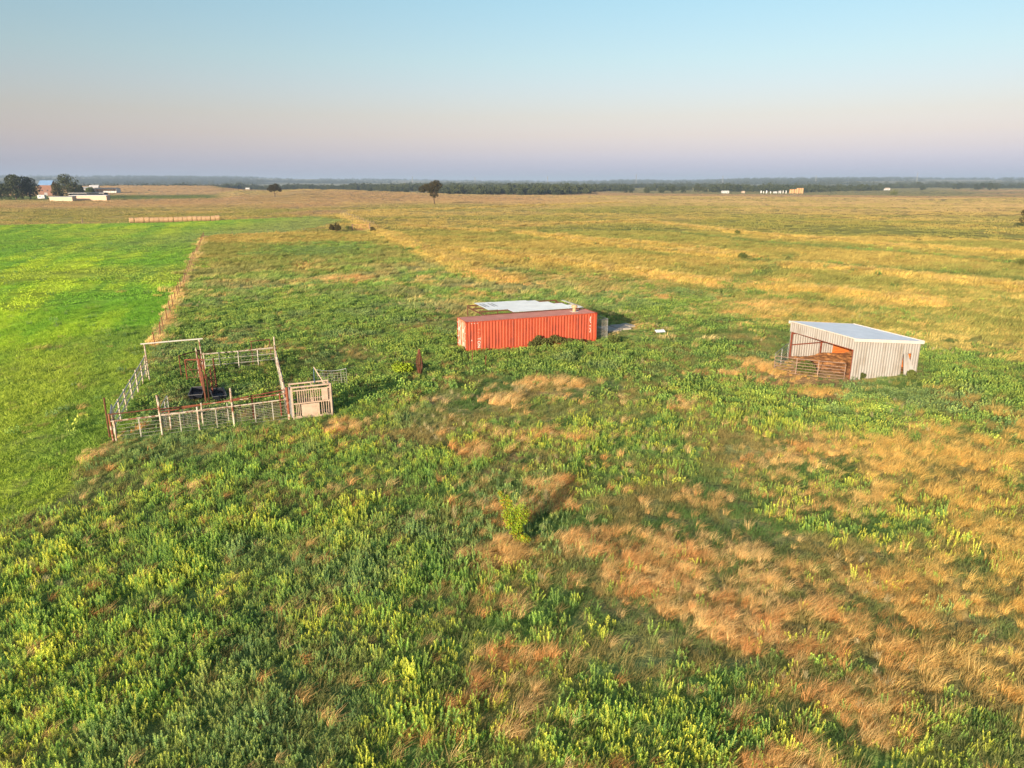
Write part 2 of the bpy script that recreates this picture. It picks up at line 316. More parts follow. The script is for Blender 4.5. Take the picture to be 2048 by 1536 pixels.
def tinted(name, mul=(1, 1, 1), add=None, var=.35, rough=.7):
    """plant colour comes with each plant (attribute pcol), near weeds carry a lift against gap shade"""
    m, nt, b = new_mat(name)
    at = nt.nodes.new('ShaderNodeAttribute'); at.attribute_type = 'INSTANCER'; at.attribute_name = 'pcol'
    mx = nt.nodes.new('ShaderNodeMix'); mx.data_type = 'RGBA'; mx.blend_type = 'MULTIPLY'; mx.inputs[0].default_value = 1
    nt.links.new(at.outputs['Color'], mx.inputs[6]); mx.inputs[7].default_value = (*mul, 1)
    out = mx.outputs[2]
    if add:
        m2 = nt.nodes.new('ShaderNodeMix'); m2.data_type = 'RGBA'; m2.inputs[0].default_value = add[1]
        nt.links.new(out, m2.inputs[6]); m2.inputs[7].default_value = (*add[0], 1); out = m2.outputs[2]
    oi = nt.nodes.new('ShaderNodeObjectInfo'); n = noise_node(nt, 9, 1)
    ma = nt.nodes.new('ShaderNodeMath'); ma.operation = 'ADD'; nt.links.new(oi.outputs['Random'], ma.inputs[0]); nt.links.new(n.outputs['Fac'], ma.inputs[1])
    mr = nt.nodes.new('ShaderNodeMapRange'); mr.inputs[1].default_value = .3; mr.inputs[2].default_value = 1.7; mr.inputs[3].default_value = 1 - var; mr.inputs[4].default_value = 1 + var
    nt.links.new(ma.outputs[0], mr.inputs[0])
    m3 = nt.nodes.new('ShaderNodeMix'); m3.data_type = 'RGBA'; m3.blend_type = 'MULTIPLY'; m3.inputs[0].default_value = 1
    nt.links.new(out, m3.inputs[6]); nt.links.new(mr.outputs[0], m3.inputs[7])
    nt.links.new(m3.outputs[2], b.inputs['Base Color']); b.inputs['Roughness'].default_value = rough; b.inputs['Specular IOR Level'].default_value = .2
    tr = nt.nodes.new('ShaderNodeBsdfTranslucent'); nt.links.new(m3.outputs[2], tr.inputs[0]); ms = nt.nodes.new('ShaderNodeMixShader'); ms.inputs[0].default_value = .48
    nt.links.new(b.outputs[0], ms.inputs[1]); nt.links.new(tr.outputs[0], ms.inputs[2]); nt.links.new(ms.outputs[0], nt.nodes['Material Output'].inputs['Surface'])
    return m
M['p_far'] = tinted('far_grass_blades', var=.12)
M['p_leaf'] = tinted('weed_leaves'); M['p_tip'] = tinted('weed_tip_leaves', (1.55, 1.45, 1.2), ((.34, .34, .05), .22)); M['p_blade'] = tinted('grass_blades', var=.4); M['p_seed'] = tinted('seed_heads', (1.25, 1.2, 1.2))

def ground_material():
    m, nt, b = new_mat('meadow_ground')
    at = nt.nodes.new('ShaderNodeAttribute'); at.attribute_name = 'cover'
    n1 = noise_node(nt, 2.3, 6, .7); n2 = noise_node(nt, .16, 6, .65, stretch=(.5, 1, 1)); n3 = noise_node(nt, .02, 5, .6, stretch=(.35, 1, 1))
    f = None
    for n, lo, hi in ((n1, .55, 1.45), (n2, .62, 1.38), (n3, .8, 1.2)):
        mr = nt.nodes.new('ShaderNodeMapRange'); mr.inputs[1].default_value = .3; mr.inputs[2].default_value = .7; mr.inputs[3].default_value = lo; mr.inputs[4].default_value = hi
        nt.links.new(n.outputs['Fac'], mr.inputs[0])
        if f is None: f = mr.outputs[0]
        else:
            mm = nt.nodes.new('ShaderNodeMath'); mm.operation = 'MULTIPLY'; nt.links.new(f, mm.inputs[0]); nt.links.new(mr.outputs[0], mm.inputs[1]); f = mm.outputs[0]
    mx = nt.nodes.new('ShaderNodeMix'); mx.data_type = 'RGBA'; mx.blend_type = 'MULTIPLY'; mx.inputs[0].default_value = 1
    nt.links.new(at.outputs['Color'], mx.inputs[6]); nt.links.new(f, mx.inputs[7]); nt.links.new(mx.outputs[2], b.inputs['Base Color'])
    b.inputs['Roughness'].default_value = .95; b.inputs['Specular IOR Level'].default_value = .05
    ad = nt.nodes.new('ShaderNodeMath'); ad.operation = 'MULTIPLY_ADD'; ad.inputs[1].default_value = 4.0
    nt.links.new(n2.outputs['Fac'], ad.inputs[0]); nt.links.new(n1.outputs['Fac'], ad.inputs[2])
    bp = nt.nodes.new('ShaderNodeBump'); bp.inputs['Strength'].default_value = .8; bp.inputs['Distance'].default_value = .35
    nt.links.new(ad.outputs[0], bp.inputs['Height']); nt.links.new(bp.outputs[0], b.inputs['Normal'])
    return m
M['ground'] = ground_material()

# ------------------------------------------------------------------ mesh helpers
class MB:
    def __init__(s): s.v = []; s.f = []; s.m = []
    def add(s, vs, fs, mi=0):
        o = len(s.v); s.v += [tuple(map(float, q)) for q in vs]; s.f += [tuple(o + i for i in f) for f in fs]; s.m += [mi] * len(fs); return s
    def box(s, c, d, mi=0, rz=0.0):
        hx, hy, hz = d[0] / 2, d[1] / 2, d[2] / 2; cs, sn = math.cos(rz), math.sin(rz)
        vs = []
        for x, y, z in ((-hx, -hy, -hz), (hx, -hy, -hz), (hx, hy, -hz), (-hx, hy, -hz), (-hx, -hy, hz), (hx, -hy, hz), (hx, hy, hz), (-hx, hy, hz)):
            vs.append((c[0] + x * cs - y * sn, c[1] + x * sn + y * cs, c[2] + z))
        return s.add(vs, [(0, 3, 2, 1), (4, 5, 6, 7), (0, 1, 5, 4), (1, 2, 6, 5), (2, 3, 7, 6), (3, 0, 4, 7)], mi)
    def tube(s, pts, r, n=6, mi=0):
        pts = [Vector(p) for p in pts]; rs = r if isinstance(r, (list, tuple)) else [r] * len(pts)
        vs = []; fs = []
        for i, p in enumerate(pts):
            t = (pts[min(i + 1, len(pts) - 1)] - pts[max(i - 1, 0)]).normalized()
            a = t.cross(Vector((0, 0, 1)) if abs(t.z) < .95 else Vector((1, 0, 0))).normalized(); b = t.cross(a)
            for k in range(n):
                q = 2 * math.pi * k / n; vs.append(p + a * math.cos(q) * rs[i] + b * math.sin(q) * rs[i])
        for i in range(len(pts) - 1):
            for k in range(n):
                k2 = (k + 1) % n; fs.append((i * n + k, i * n + k2, (i + 1) * n + k2, (i + 1) * n + k))
        fs.append(tuple(range(n - 1, -1, -1))); fs.append(tuple((len(pts) - 1) * n + k for k in range(n)))
        return s.add(vs, fs, mi)
    def corr(s, o, u, v, nrm, L, Hh, pitch=.2, depth=.03, duty=.35, t=.004, mi=0, top=None, bot=None):
        """corrugated sheet: runs along u (length L), ribs along v, depth along nrm; top(u), bot(u) = extent along v"""
        o, u, v, nrm = map(Vector, (o, u, v, nrm))
        k = 0; prof = []
        flat = pitch * duty; sl = (pitch - 2 * flat) / 2
        while k * pitch < L - 1e-6:
            for du, h in ((0, 0), (flat, 0), (flat + sl, 1), (2 * flat + sl, 1)):
                if k * pitch + du < L - 1e-6: prof.append((k * pitch + du, h * depth))
            k += 1
        prof.append((L, prof[-1][1])); nP = len(prof); vs = []
        for off in (0, -t):
            for q, h in prof:
                b0 = bot(q) if bot else 0; t0 = top(q) if top else Hh
                vs.append(o + u * q + nrm * (h + off) + v * b0); vs.append(o + u * q + nrm * (h + off) + v * t0)
        fs = []
        for i in range(nP - 1):
            a = 2 * i; fs.append((a, a + 2, a + 3, a + 1)); b = 2 * nP + a; fs.append((b, b + 1, b + 3, b + 2))
            fs.append((a + 1, a + 3, b + 3, b + 1)); fs.append((a, b, b + 2, a + 2))
        fs.append((0, 1, 2 * nP + 1, 2 * nP)); e = 2 * nP - 2; fs.append((e, 2 * nP + e, 2 * nP + e + 1, e + 1))
        return s.add(vs, fs, mi)
    def mesh(s, name, mats):
        me = bpy.data.meshes.new(name); me.from_pydata(s.v, [], s.f)
        for m in (mats if isinstance(mats, (list, tuple)) else [mats]): me.materials.append(M[m] if isinstance(m, str) else m)
        if any(s.m): me.polygons.foreach_set('material_index', s.m)
        me.update(); return me
    def build(s, name, mats, parent=None, loc=(0, 0, 0), rz=0.0):
        o = bpy.data.objects.new(name, s.mesh(name, mats)); COL.objects.link(o); o.location = loc; o.rotation_euler = (0, 0, rz); o.parent = parent
        return o
def tag(o, label, cat, group=None):
    o['label'] = label; o['category'] = cat
    if group: o['group'] = group
    return o
def thing(name, label, cat, loc, rz=0.0, group=None):
    o = bpy.data.objects.new(name, None); COL.objects.link(o); o.empty_display_size = .3
    o.location = loc; o.rotation_euler = (0, 0, rz); return tag(o, label, cat, group)
def pbox(parent, name, c, d, m, rz=0.0): return MB().box(c, d, 0, rz).build(name, m, parent)
def ptube(parent, name, pts, r, m, n=8): return MB().tube(pts, r, n).build(name, m, parent)
def copy_tree(o, parent=None):
    c = o.copy(); COL.objects.link(c); c.parent = parent
    for ch in list(o.children): copy_tree(ch, c)
    return c

# ------------------------------------------------------------------ ground sheet (reaches the horizon)
def build_ground():
    az = np.concatenate([np.radians(np.arange(-48, 48.01, .25)), np.radians(np.arange(54, 312 - 5.9, 6))])
    rad = [3.0]
    while rad[-1] < 26000: rad.append(rad[-1] * (1.016 if rad[-1] < 12000 else 1.12) + .02)
    rad = np.array(rad); nA, nR = len(az), len(rad)
    A, R = np.meshgrid(az, rad); x = (R * np.sin(A)).ravel(); y = (R * np.cos(A)).ravel()
    z = terrain(x, y); col = ground_color(x, y)
    V = np.vstack([np.column_stack([x, y, z]), [[0, 0, 0]]])
    i = np.arange(nR - 1)[:, None] * nA; j = np.arange(nA)[None, :]; j2 = (j + 1) % nA
    q = np.stack([i + j, i + nA + j, i + nA + j2, i + j2], -1).reshape(-1, 4)
    c0 = len(V) - 1
    tri = np.stack([np.full(nA, c0), np.arange(nA), (np.arange(nA) + 1) % nA], -1)
    me = bpy.data.meshes.new('ground')
    nL = q.size + tri.size; nF = len(q) + len(tri)
    me.vertices.add(len(V)); me.vertices.foreach_set('co', V.ravel())
    me.loops.add(nL); me.loops.foreach_set('vertex_index', np.concatenate([q.ravel(), tri.ravel()]).astype(np.int32))
    me.polygons.add(nF); me.polygons.foreach_set('loop_start', np.concatenate([np.arange(len(q)) * 4, len(q) * 4 + np.arange(len(tri)) * 3]).astype(np.int32))
    me.update(calc_edges=True)
    me.polygons.foreach_set('use_smooth', np.ones(nF, bool))
    at = me.attributes.new('cover', 'FLOAT_COLOR', 'POINT')
    ca = np.ones((len(V), 4)); ca[:-1, :3] = col; ca[-1, :3] = col[0]
    at.data.foreach_set('color', ca.ravel())
    me.materials.append(M['ground'])
    o = bpy.data.objects.new('ground', me); COL.objects.link(o); o['kind'] = 'structure'
    return o
build_ground()

# ------------------------------------------------------------------ shipping container
CA = 0.3745; C0 = (-3.81, 57.69)
CL, CW, CH = 12.19, 2.44, 2.59
def cloc(u, v): return (C0[0] + u * math.cos(CA) - v * math.sin(CA), C0[1] + u * math.sin(CA) + v * math.cos(CA))
def build_container():
    t = thing('shipping_container', 'long orange-red corrugated steel shipping container standing in weeds', 'shipping container', (C0[0], C0[1], -.04), CA)
    P = lambda n, c, d, m: pbox(t, n, c, d, m)
    for u in (.08, CL - .08):
        for v in (.08, CW - .08): P('corner_post', (u, v, CH / 2), (.155, .155, CH - .24), 'red')
    for u in (.09, CL - .09):
        for v in (.085, CW - .085):
            for z in (.06, CH - .06): P('corner_casting', (u, v, z), (.18, .178, .119), 'darkred')
    for v in (.05, CW - .05):
        P('bottom_rail', (CL / 2, v, .1), (CL - .37, .09, .16), 'red'); P('top_rail', (CL / 2, v, CH - .07), (CL - .37, .07, .08), 'red')
    for z in (.1, CH - .08): P('end_header', (.06, CW / 2, z), (.11, CW - .37, .13), 'reddoor'); P('end_header', (CL - .06, CW / 2, z), (.11, CW - .37, .13), 'red')
    MB().corr((.16, .062, .18), (1, 0, 0), (0, 0, 1), (0, -1, 0), CL - .32, CH - .29, .278, .036, .26).build('side_panel', 'red', t)
    MB().corr((.16, CW - .062, .18), (1, 0, 0), (0, 0, 1), (0, 1, 0), CL - .32, CH - .29, .278, .036, .26).build('side_panel', 'red', t)
    MB().corr((CL - .062, .16, .18), (0, 1, 0), (0, 0, 1), (1, 0, 0), CW - .32, CH - .33, .25, .045, .26).build('end_panel', 'red', t)
    MB().corr((.12, .06, CH - .035), (1, 0, 0), (0, 1, 0), (0, 0, 1), CL - .24, CW - .12, .209, .022, .3).build('roof_panel', 'redroof', t)
    P('floor', (CL / 2, CW / 2, .17), (CL - .4, CW - .3, .03), 'wood')
    for k in (0, 1):                                               # two door leaves on the near end
        v0 = .17 + k * 1.055
        d = MB().corr((.055, v0, .18), (0, 1, 0), (0, 0, 1), (-1, 0, 0), 1.045, CH - .34, .26, .03, .3).build('door', 'reddoor', t)
        for q in (.28, .72):
            vv = v0 + q * 1.045
            b = MB().tube([(-.012, vv, .14), (-.012, vv, CH - .12)], .019, 8).build('locking_bar', 'white', d)
        for z in (.4, 1.0, 1.6, 2.2):
            MB().box((.018, v0 + (.01 if k == 0 else 1.035), z), (.05, .12, .09)).build('hinge', 'white', d)
        for q in (.28, .72):
            MB().box((-.035, v0 + q * 1.045 - .12, 1.15), (.02, .32, .035)).build('handle', 'white', d)
        for (vv, z, a, b2) in ((.3, 2.0, .22, .14), (.62, 1.7, .3, .3), (.55, .6, .18, .3)):
            MB().box((.02 - .012, v0 + vv, z), (.004, a, b2)).build('door_marking', 'letter', d)
    # lettering reads down the side: T R I T O N, the upper letters worn almost away
    y = 2.02
    for i, ch in enumerate('TRITON'):
        cu = bpy.data.curves.new('letter', 'FONT'); cu.body = ch; cu.size = .36; cu.extrude = .001; cu.align_x = 'CENTER'; cu.offset = .008
        tmp = bpy.data.objects.new('tmp_letter', cu); COL.objects.link(tmp); bpy.context.view_layer.update()
        me = bpy.data.meshes.new_from_object(tmp.evaluated_get(bpy.context.evaluated_depsgraph_get())); bpy.data.objects.remove(tmp)
        adv = .16 if ch == 'I' else .31
        Rm = Matrix(((0, 1, 0, 0), (0, 0, -1, 0), (-1, 0, 0, 0), (0, 0, 0, 1)))
        me.transform(Matrix.Translation((1.02, .022, y - adv / 2)) @ Rm); y -= adv
        me.materials.clear(); me.materials.append(M['letter'] if i > 2 else M['letter2'])
        o = bpy.data.objects.new('lettering', me); COL.objects.link(o); o.parent = t
    mk = random.Random(3)
    for u, zs in ((.52, [1.0]), (.5, [2.42]), (.75, [2.42]), (1.0, [2.42]), (11.55, [2.2, 2.05, 1.9, 1.75, 1.45, 1.2, 1.05, .9])):
        for z in zs: MB().box((u + mk.uniform(-.03, .03), .023, z), (.09 if u > 1 else .07, .004, .11 if z < 2.4 else .05)).build('stencil_marking', 'letter', t)
    # roof ventilator
    v = MB().box((0, 0, .012), (.62, .62, .02)).build('vent', 'trim', t, (10.55, 1.25, CH - .01))
    MB().tube([(0, 0, .02), (0, 0, .34)], [.15, .15], 12).build('neck', 'hay', v)
    MB().tube([(0, 0, .34), (0, 0, .37), (0, 0, .5), (0, 0, .6), (0, 0, .62)], [.2, .27, .28, .2, .05], 14).build('cap', 'hay', v)
    return t
build_container()

# carport frame with loose sheets behind the container
def build_carport():
    t = thing('carport', 'rusty steel carport frame half covered with white roof sheets behind the red container', 'carport', (*cloc(2.7, 2.62), -.05), CA)
    L, D, Hh = 9.1, 5.2, 2.52
    for u in (0, 3.0, 6.1, L):
        for v in (0.08, D):
            ptube(t, 'post', [(u, v, 0), (u, v, Hh)], .05, 'rust')
    for v in (0.08, 1.75, 3.45, D): pbox(t, 'purlin', (L / 2, v, Hh + .03), (L + .1, .09, .1), 'rust')
    for u in (0, 3.0, 6.1, L): pbox(t, 'rafter', (u, D / 2, Hh - .09), (.08, D - .05, .1), 'rust')
    r = random.Random(5)
    for k in range(7):                                              # sheets, ribs run front to back, uneven ends
        u0 = .95 + k * .86; v0 = [1.95, 1.7, .2, .12, .15, .1, .16][k]; v1 = [6.15, 6.1, 6.0, 5.95, 5.9, 5.85, 5.5][k]
        MB().corr((u0, v0, Hh + .088 + .006 * (k % 2)), (1, 0, 0), (0, 1, 0), (0, 0, 1), .885, v1 - v0, .147, .025, .28).build('roof_sheet', 'car', t)
        if k in (0, 1):
            for q in range(2): MB().box((u0 + .25 + .3 * q, 4.4, Hh + .122), (.09, 1.9, .004)).build('gap_strip', 'darkroof', t)
    for k, (v0, v1) in enumerate(((.1, 4.3), (.12, 3.1), (.1, 1.9))):
        u0 = 6.97 + k * .86
        MB().corr((u0, v0, Hh + .09 + .006 * ((k + 1) % 2)), (1, 0, 0), (0, 1, 0), (0, 0, 1), .885, v1 - v0, .147, .025, .28).build('roof_sheet', 'car', t)
    b = MB().box((L + .15, 2.2, Hh + .2), (.25, 3.6, .03)).build('edge_flashing', 'white', t)
build_carport()

def build_kennel():
    t = thing('chain_link_panel', 'galvanised chain link kennel corner beside the red container end', 'kennel panel', (*cloc(12.5, 0.75), -.05), CA)
    for p in ((0.1, 0), (1.2, 0), (1.2, 2.6)): ptube(t, 'post', [(p[0], p[1], 0), (p[0], p[1], 1.85)], .024, 'galv')
    ptube(t, 'rail', [(.1, 0, 1.8), (1.2, 0, 1.8)], .02, 'galv'); ptube(t, 'rail', [(1.2, 0, 1.8), (1.2, 2.6, 1.8)], .02, 'galv')
    for a, b, nm in (((.1, 0), (1.2, 0), 1.1), ((1.2, 0), (1.2, 2.6), 2.6)):
        m = MB(); n = int(nm / .11); dz = 1.75
        for k in range(-int(dz / .11), n):
            for sgn in (1, -1):
                s0 = k * .11; pts = []
                lo = max(0, -s0); hi = min(dz, nm - s0)
                if hi <= lo: continue
                f = lambda s, z: (a[0] + (b[0] - a[0]) * s / nm, a[1] + (b[1] - a[1]) * s / nm, z if sgn > 0 else dz - z)
                m.tube([f(s0 + lo, lo), f(s0 + hi, hi)], .004, 3)
        m.build('mesh', 'wire', t)
build_kennel()
sl_ = thing('concrete_slab', 'cracked pale concrete slab lying in weeds beyond the kennel panel', 'slab', (*cloc(16.4, 4.3), tz(*cloc(16.4, 4.3)) + .01), CA)
for k, (u, v, a, b, rz) in enumerate(((-.75, -.3, 1.4, 2.3, .05), (.75, .1, 1.35, 2.0, -.06), (1.9, .6, .7, 1.3, .2))): pbox(sl_, 'slab_piece', (u, v, .05 + .015 * k), (a, b, .22), 'conc', rz)
pp = G(1321, 672)
pt_ = MB(); pt_.corr((-.5, -.12, .34), (1, 0, 0), (0, .8, .35), (0, -.35, .8), .95, .5, .16, .03).build('scrap_sheet', 'car', None, (*pp, tz(*pp)), .3)
tag(bpy.data.objects['scrap_sheet'], 'white scrap of roofing sheet poking out of the weeds', 'sheet metal')

# ------------------------------------------------------------------ open fronted shed
SA = 0.3053; S0 = (24.016, 48.687); SD, SW, SHF, SHB = 6.0, 6.7, 3.2, 2.62
def sloc(u, v): return (S0[0] + u * math.cos(SA) - v * math.sin(SA), S0[1] + u * math.sin(SA) + v * math.cos(SA))
def build_shed():
    t = thing('livestock_shed', 'open fronted corrugated metal livestock shed with low sloping blue-grey roof', 'shed', (S0[0], S0[1], -.06), SA)
    top = lambda u: SHF - .12 + (SHB - SHF) * u / SD
    # side wall towards the camera, one sheet bent out near the back
    g0, g1 = 4.5, 5.25
    MB().corr((0, 0, 0), (1, 0, 0), (0, 0, 1), (0, -1, 0), g0, 1,   .235, .04, .27, top=top).build('side_wall', 'sheet', t)
    MB().corr((g0, 0, 0), (1, 0, 0), (0, 0, 1), (0, -1, 0), g1 - g0, 1,   .235, .04, .27, top=lambda u: top(u + g0), bot=lambda u: 1.75).build('side_wall', 'sheet', t)
    MB().corr((g1, 0, 0), (1, 0, 0), (0, 0, 1), (0, -1, 0), SD - g1, 1,   .235, .04, .27, top=lambda u: top(u + g1)).build('side_wall', 'sheet', t)
    m = MB(); rows = 9; vs = []; fs = []                             # the peeled flap: fixed at the top, swung outwards at the foot
    for k in range(rows):
        q = k / (rows - 1); z = 1.75 - q * 1.72
        out = .55 * q ** 1.4
        for (uu, o2) in ((g0 + .02 + .22 * q, out * .15), (g0 + .18 + .24 * q, out * .4 + .02), (g0 + .33 + .36 * q, out * .8), (g0 + .42 + .55 * q, out * 1.2)):
            vs.append((uu, -.03 - o2, z + (.12 * q if uu == g0 else 0)))
    for k in range(rows - 1):
        for j in range(3): a = k * 4 + j; fs.append((a, a + 1, a + 5, a + 4))
    n0 = len(vs); vs += [(x, y + .006, z) for x, y, z in vs]; fs += [tuple(n0 + i for i in reversed(f)) for f in fs]
    m.add(vs, fs).build('bent_sheet', 'sheet', t)['label'] = 'peeled wall sheet curling outwards'
    MB().corr((0, SW, 0), (1, 0, 0), (0, 0, 1), (0, 1, 0), SD, 1,   .235, .04, .27, top=top).build('side_wall', 'sheet', t)
    MB().corr((SD, 0, 0), (0, 1, 0), (0, 0, 1), (1, 0, 0), SW, SHB - .12,   .235, .04, .27).build('back_wall', 'sheet', t)
    for k in range(8): pbox(t, 'lining_board', (SD - .075, SW / 2, .16 + .285 * k), (.03 + .008 * (k % 2), SW - .3 - .04 * (k % 3), .27), 'ply')
    for k in range(8): pbox(t, 'lining_board', (SD - 1.0, SW - .13, .3 + .265 * k), (1.75 - .05 * (k % 3), .03 + .008 * (k % 2), .25), 'ply')
    # fascia over the opening, slopes with nothing: constant depth
    MB().corr((-.03, -.03, SHF - .82), (0, 1, 0), (0, 0, 1), (-1, 0, 0), SW + .06, .78,   .235, .04, .27).build('fascia', 'sheet', t)
    # roof
    sl2 = math.hypot(SD + .3, SHB - SHF); d = Vector((SD, 0, SHB - SHF)).normalized(); nn = Vector((-d.z, 0, d.x))
    MB().corr((-.12, -.12, SHF - .02), (0, 1, 0), d, nn, SW + .24, sl2, .3, .02, .38).build('roof', 'roof', t)
    for v, nm in ((-.14, 'rake_trim'), (SW + .14, 'rake_trim')):
        a = Vector((-.16, v, SHF - .05)); b = a + d * sl2; mb = MB()
        vs = [(p.x, p.y + dy, p.z + dz) for p in (a, b) for dy, dz in ((-.02, -.15), (.02, -.15), (.02, .06), (-.02, .06))]
        mb.add(vs, [(0, 1, 2, 3), (7, 6, 5, 4), (0, 4, 5, 1), (1, 5, 6, 2), (2, 6, 7, 3), (3, 7, 4, 0)]).build(nm, 'trim', t)
    pbox(t, 'front_trim', (-.15, SW / 2, SHF + .005), (.05, SW + .26, .06), 'trim')
    pbox(t, 'eave_trim', (SD + .17, SW / 2, SHB - .06), (.05, SW + .26, .14), 'trim')
    # frame
    for v in (.09, SW - .09):
        for u in (.08, SD / 2, SD - .17): pbox(t, 'post', (u, v, top(u) / 2), (.1, .1, top(u) - .05), 'redrust')
    pbox(t, 'post', (SD - .17, SW / 2, 1.2), (.1, .1, 2.4), 'redrust')
    for z in (1.3, 2.2):
        for v in (.06, SW - .06): pbox(t, 'girt', (SD / 2, v + (.03 if v < 1 else -.03), z), (SD - .2, .05, .08), 'redrust')
    pbox(t, 'header', (.06, SW / 2, SHF - .84), (.08, SW - .2, .1), 'redrust')
    for u in (1.5, 3.0, 4.5): pbox(t, 'purlin', (u, SW / 2, top(u) + .02), (.06, SW - .1, .08), 'redrust')
    pbox(t, 'rafter', (SD / 2, SW / 2, SHB - .25), (SD - .3, .06, .1), 'redrust')
    fl = MB(); n = 26; vs = []; fs = []
    for i in range(n + 1):
        for j in range(n + 1):
            u, v = SD * .985 * i / n + .02, (SW - .08) * j / n + .04
            h = .13 + .22 * float(vnoise(np.array([u * 1.7]), np.array([v * 1.7]), 4)[0]) + .1 * float(vnoise(np.array([u * 5.]), np.array([v * 5.]), 6)[0])
            vs.append((u, v, h + .12 * u / SD))
    for i in range(n):
        for j in range(n): a = i * (n + 1) + j; fs.append((a, a + n + 1, a + n + 2, a + 1))
    fl.add(vs, fs).build('straw_floor', 'straw', t)
build_shed()
def pipe_gate(name, label, loc, rz, L, Hh, rails, stiles, mat, r=.022, sag=0.0, z0=.12, group=None):
    t = thing(name, label, 'gate', loc, rz, group)
    bend = lambda u: sag * math.sin(math.pi * min(max(u / L, 0), 1))
    pts = [(0, 0, z0), (0, 0, Hh - .12), (.04, 0, Hh - .03), (.12, 0, Hh)] + [(u, 0, Hh + bend(u)) for u in np.linspace(.3, L - .3, 5)] + [(L - .12, 0, Hh), (L - .04, 0, Hh - .03), (L, 0, Hh - .12), (L, 0, z0)]
    MB().tube(pts, r, 7).build('outer_pipe', mat, t)
    for k in range(rails):
        z = z0 + .03 + (Hh - z0 - .1) * k / rails
        MB().tube([(u, 0, z + bend(u) * .8) for u in np.linspace(.015, L - .015, 6)], r * .8, 6).build('rail', mat, t)
    for q in stiles: MB().box((q * L, 0, (Hh + z0) / 2), (.05, .035, Hh - z0)).build('stile', mat, t)
    return t
ga = sloc(-.28, .25); gb = np.array([19.45, 51.05]); dv = gb - np.array(ga)
pipe_gate('pipe_gate', 'sagging pinkish pipe gate standing across the open front of the metal shed', (*ga, .0), math.atan2(dv[1], dv[0]), float(np.hypot(*dv)), 1.3, 5, (.37, .68), 'gatepipe', .024, -.05)
gc = np.array(sloc(-.25, SW - .3)); dv2 = gc - gb - np.array([.1, .12])
pipe_gate('pipe_gate', 'short pipe gate slanting from the shed corner post to the long gate', (gb[0] + .05, gb[1] + .12, 0), math.atan2(dv2[1], dv2[0]), float(np.hypot(*dv2)), 1.45, 6, (.5,), 'galv', .022)

# ------------------------------------------------------------------ cattle pen
PA = 0.412; P0 = np.array([-21.83, 36.59])
def ploc(u, v): return np.array([P0[0] + u * math.cos(PA) - v * math.sin(PA), P0[1] + u * math.sin(PA) + v * math.cos(PA)])
PZ = -.05
def wire_panel(parent, a, b, z0, z1, n=7, vstep=1.3, name='wire_panel'):
    m = MB(); a = Vector((*a, 0)); b = Vector((*b, 0)); L = (b - a).length; d = (b - a) / L
    for k in range(n):
        z = z0 + (z1 - z0) * k / (n - 1); m.tube([a + d * q * L + Vector((0, 0, z)) for q in (0, 1)], .0075, 4)
    q = vstep
    while q < L: m.tube([a + d * q + Vector((0, 0, z0)), a + d * q + Vector((0, 0, z1))], .004, 3); q += vstep
    return m.build(name, 'wire', parent)
def pipe_fence(name, label, a, b, posts, rails, panel=None, flats=(), group=None):
    """posts: (s, height, radius, material); rails: (s0, s1, z0, z1, radius, material)"""
    a = np.array(a); b = np.array(b); L = float(np.hypot(*(b - a))); rz = math.atan2(*(b - a)[::-1])
    t = thing(name, label, 'fence', (*a, PZ), rz, group)
    rr = random.Random(hash(name) % 1000 if False else len(label))
    for s, h, r, m in posts: MB().tube([(s, 0, -.15), (s + rr.uniform(-.03, .03), rr.uniform(-.03, .03), h)], r, 9).build('post', m, t)
    for s0, s1, z0, z1, r, m in rails:
        mid = ((s0 + s1) / 2, rr.uniform(-.015, .015), (z0 + z1) / 2 + rr.uniform(-.025, .01))
        MB().tube([(s0, 0, z0), mid, (s1, 0, z1)], r, 8).build('rail', m, t)
    if panel: wire_panel(t, (panel[0], .055), (panel[1], .055), panel[2], panel[3], panel[4] if len(panel) > 4 else 7)
    for s, h0, h1 in flats: MB().box((s, .075, (h0 + h1) / 2), (.05, .02, h1 - h0)).build('stay', 'wire', t)
    return t
FL = 9.36
W, Rr, RW, RU = 'whiterust', 'redrust', 'redwhite', 'rust'
pipe_fence('pipe_fence', 'front pipe and wire fence of the cattle pen, white paint gone rusty', ploc(0, 0), ploc(FL, 0),
    [(0, 1.62, .06, RW), (.14, 1.2, .05, W), (2.42, 2.0, .055, W), (4.35, 1.45, .055, W), (6.22, 2.35, .06, W), (9.3, 2.05, .075, RW)],
    [(0, 9.3, 1.18, 1.3, .042, W), (0, 2.42, 1.58, 1.62, .036, RU)], (.1, 9.25, .1, 1.12, 6), [(1.35, .05, 1.18), (3.4, .05, 1.2), (5.3, .05, 1.22), (7.4, .05, 1.24), (8.4, .05, 1.25)])
pipe_fence('pipe_fence', 'inner alley fence of the cattle pen with red rusted double top rail', ploc(2.35, .85), ploc(9.3, .85),
    [(.02, 2.15, .05, W), (.5, 1.2, .05, W), (2.2, 1.42, .05, W), (5.0, 1.5, .05, Rr), (6.6, 1.5, .05, Rr)],
    [(0, 6.95, 1.3, 1.42, .04, RW), (.1, 6.9, 1.14, 1.66, .036, Rr), (0, 6.95, 1.0, 1.05, .03, W)], (.1, 6.9, .15, .95, 5), [(1.2, .1, 1.1), (3.6, .1, 1.2)])
t = thing('overhead_bar', 'white pipe brace bridging the two posts over the cattle alley', 'pipe brace', (*ploc(2.42, 0), PZ), PA)
ptube(t, 'brace_pipe', [(0, .06, 1.98), (-.03, .82, 2.1)], .045, W)
t = thing('overhead_bar', 'pale pipe brace at the left end of the cattle alley', 'pipe brace', (*ploc(.05, 0), PZ), PA)
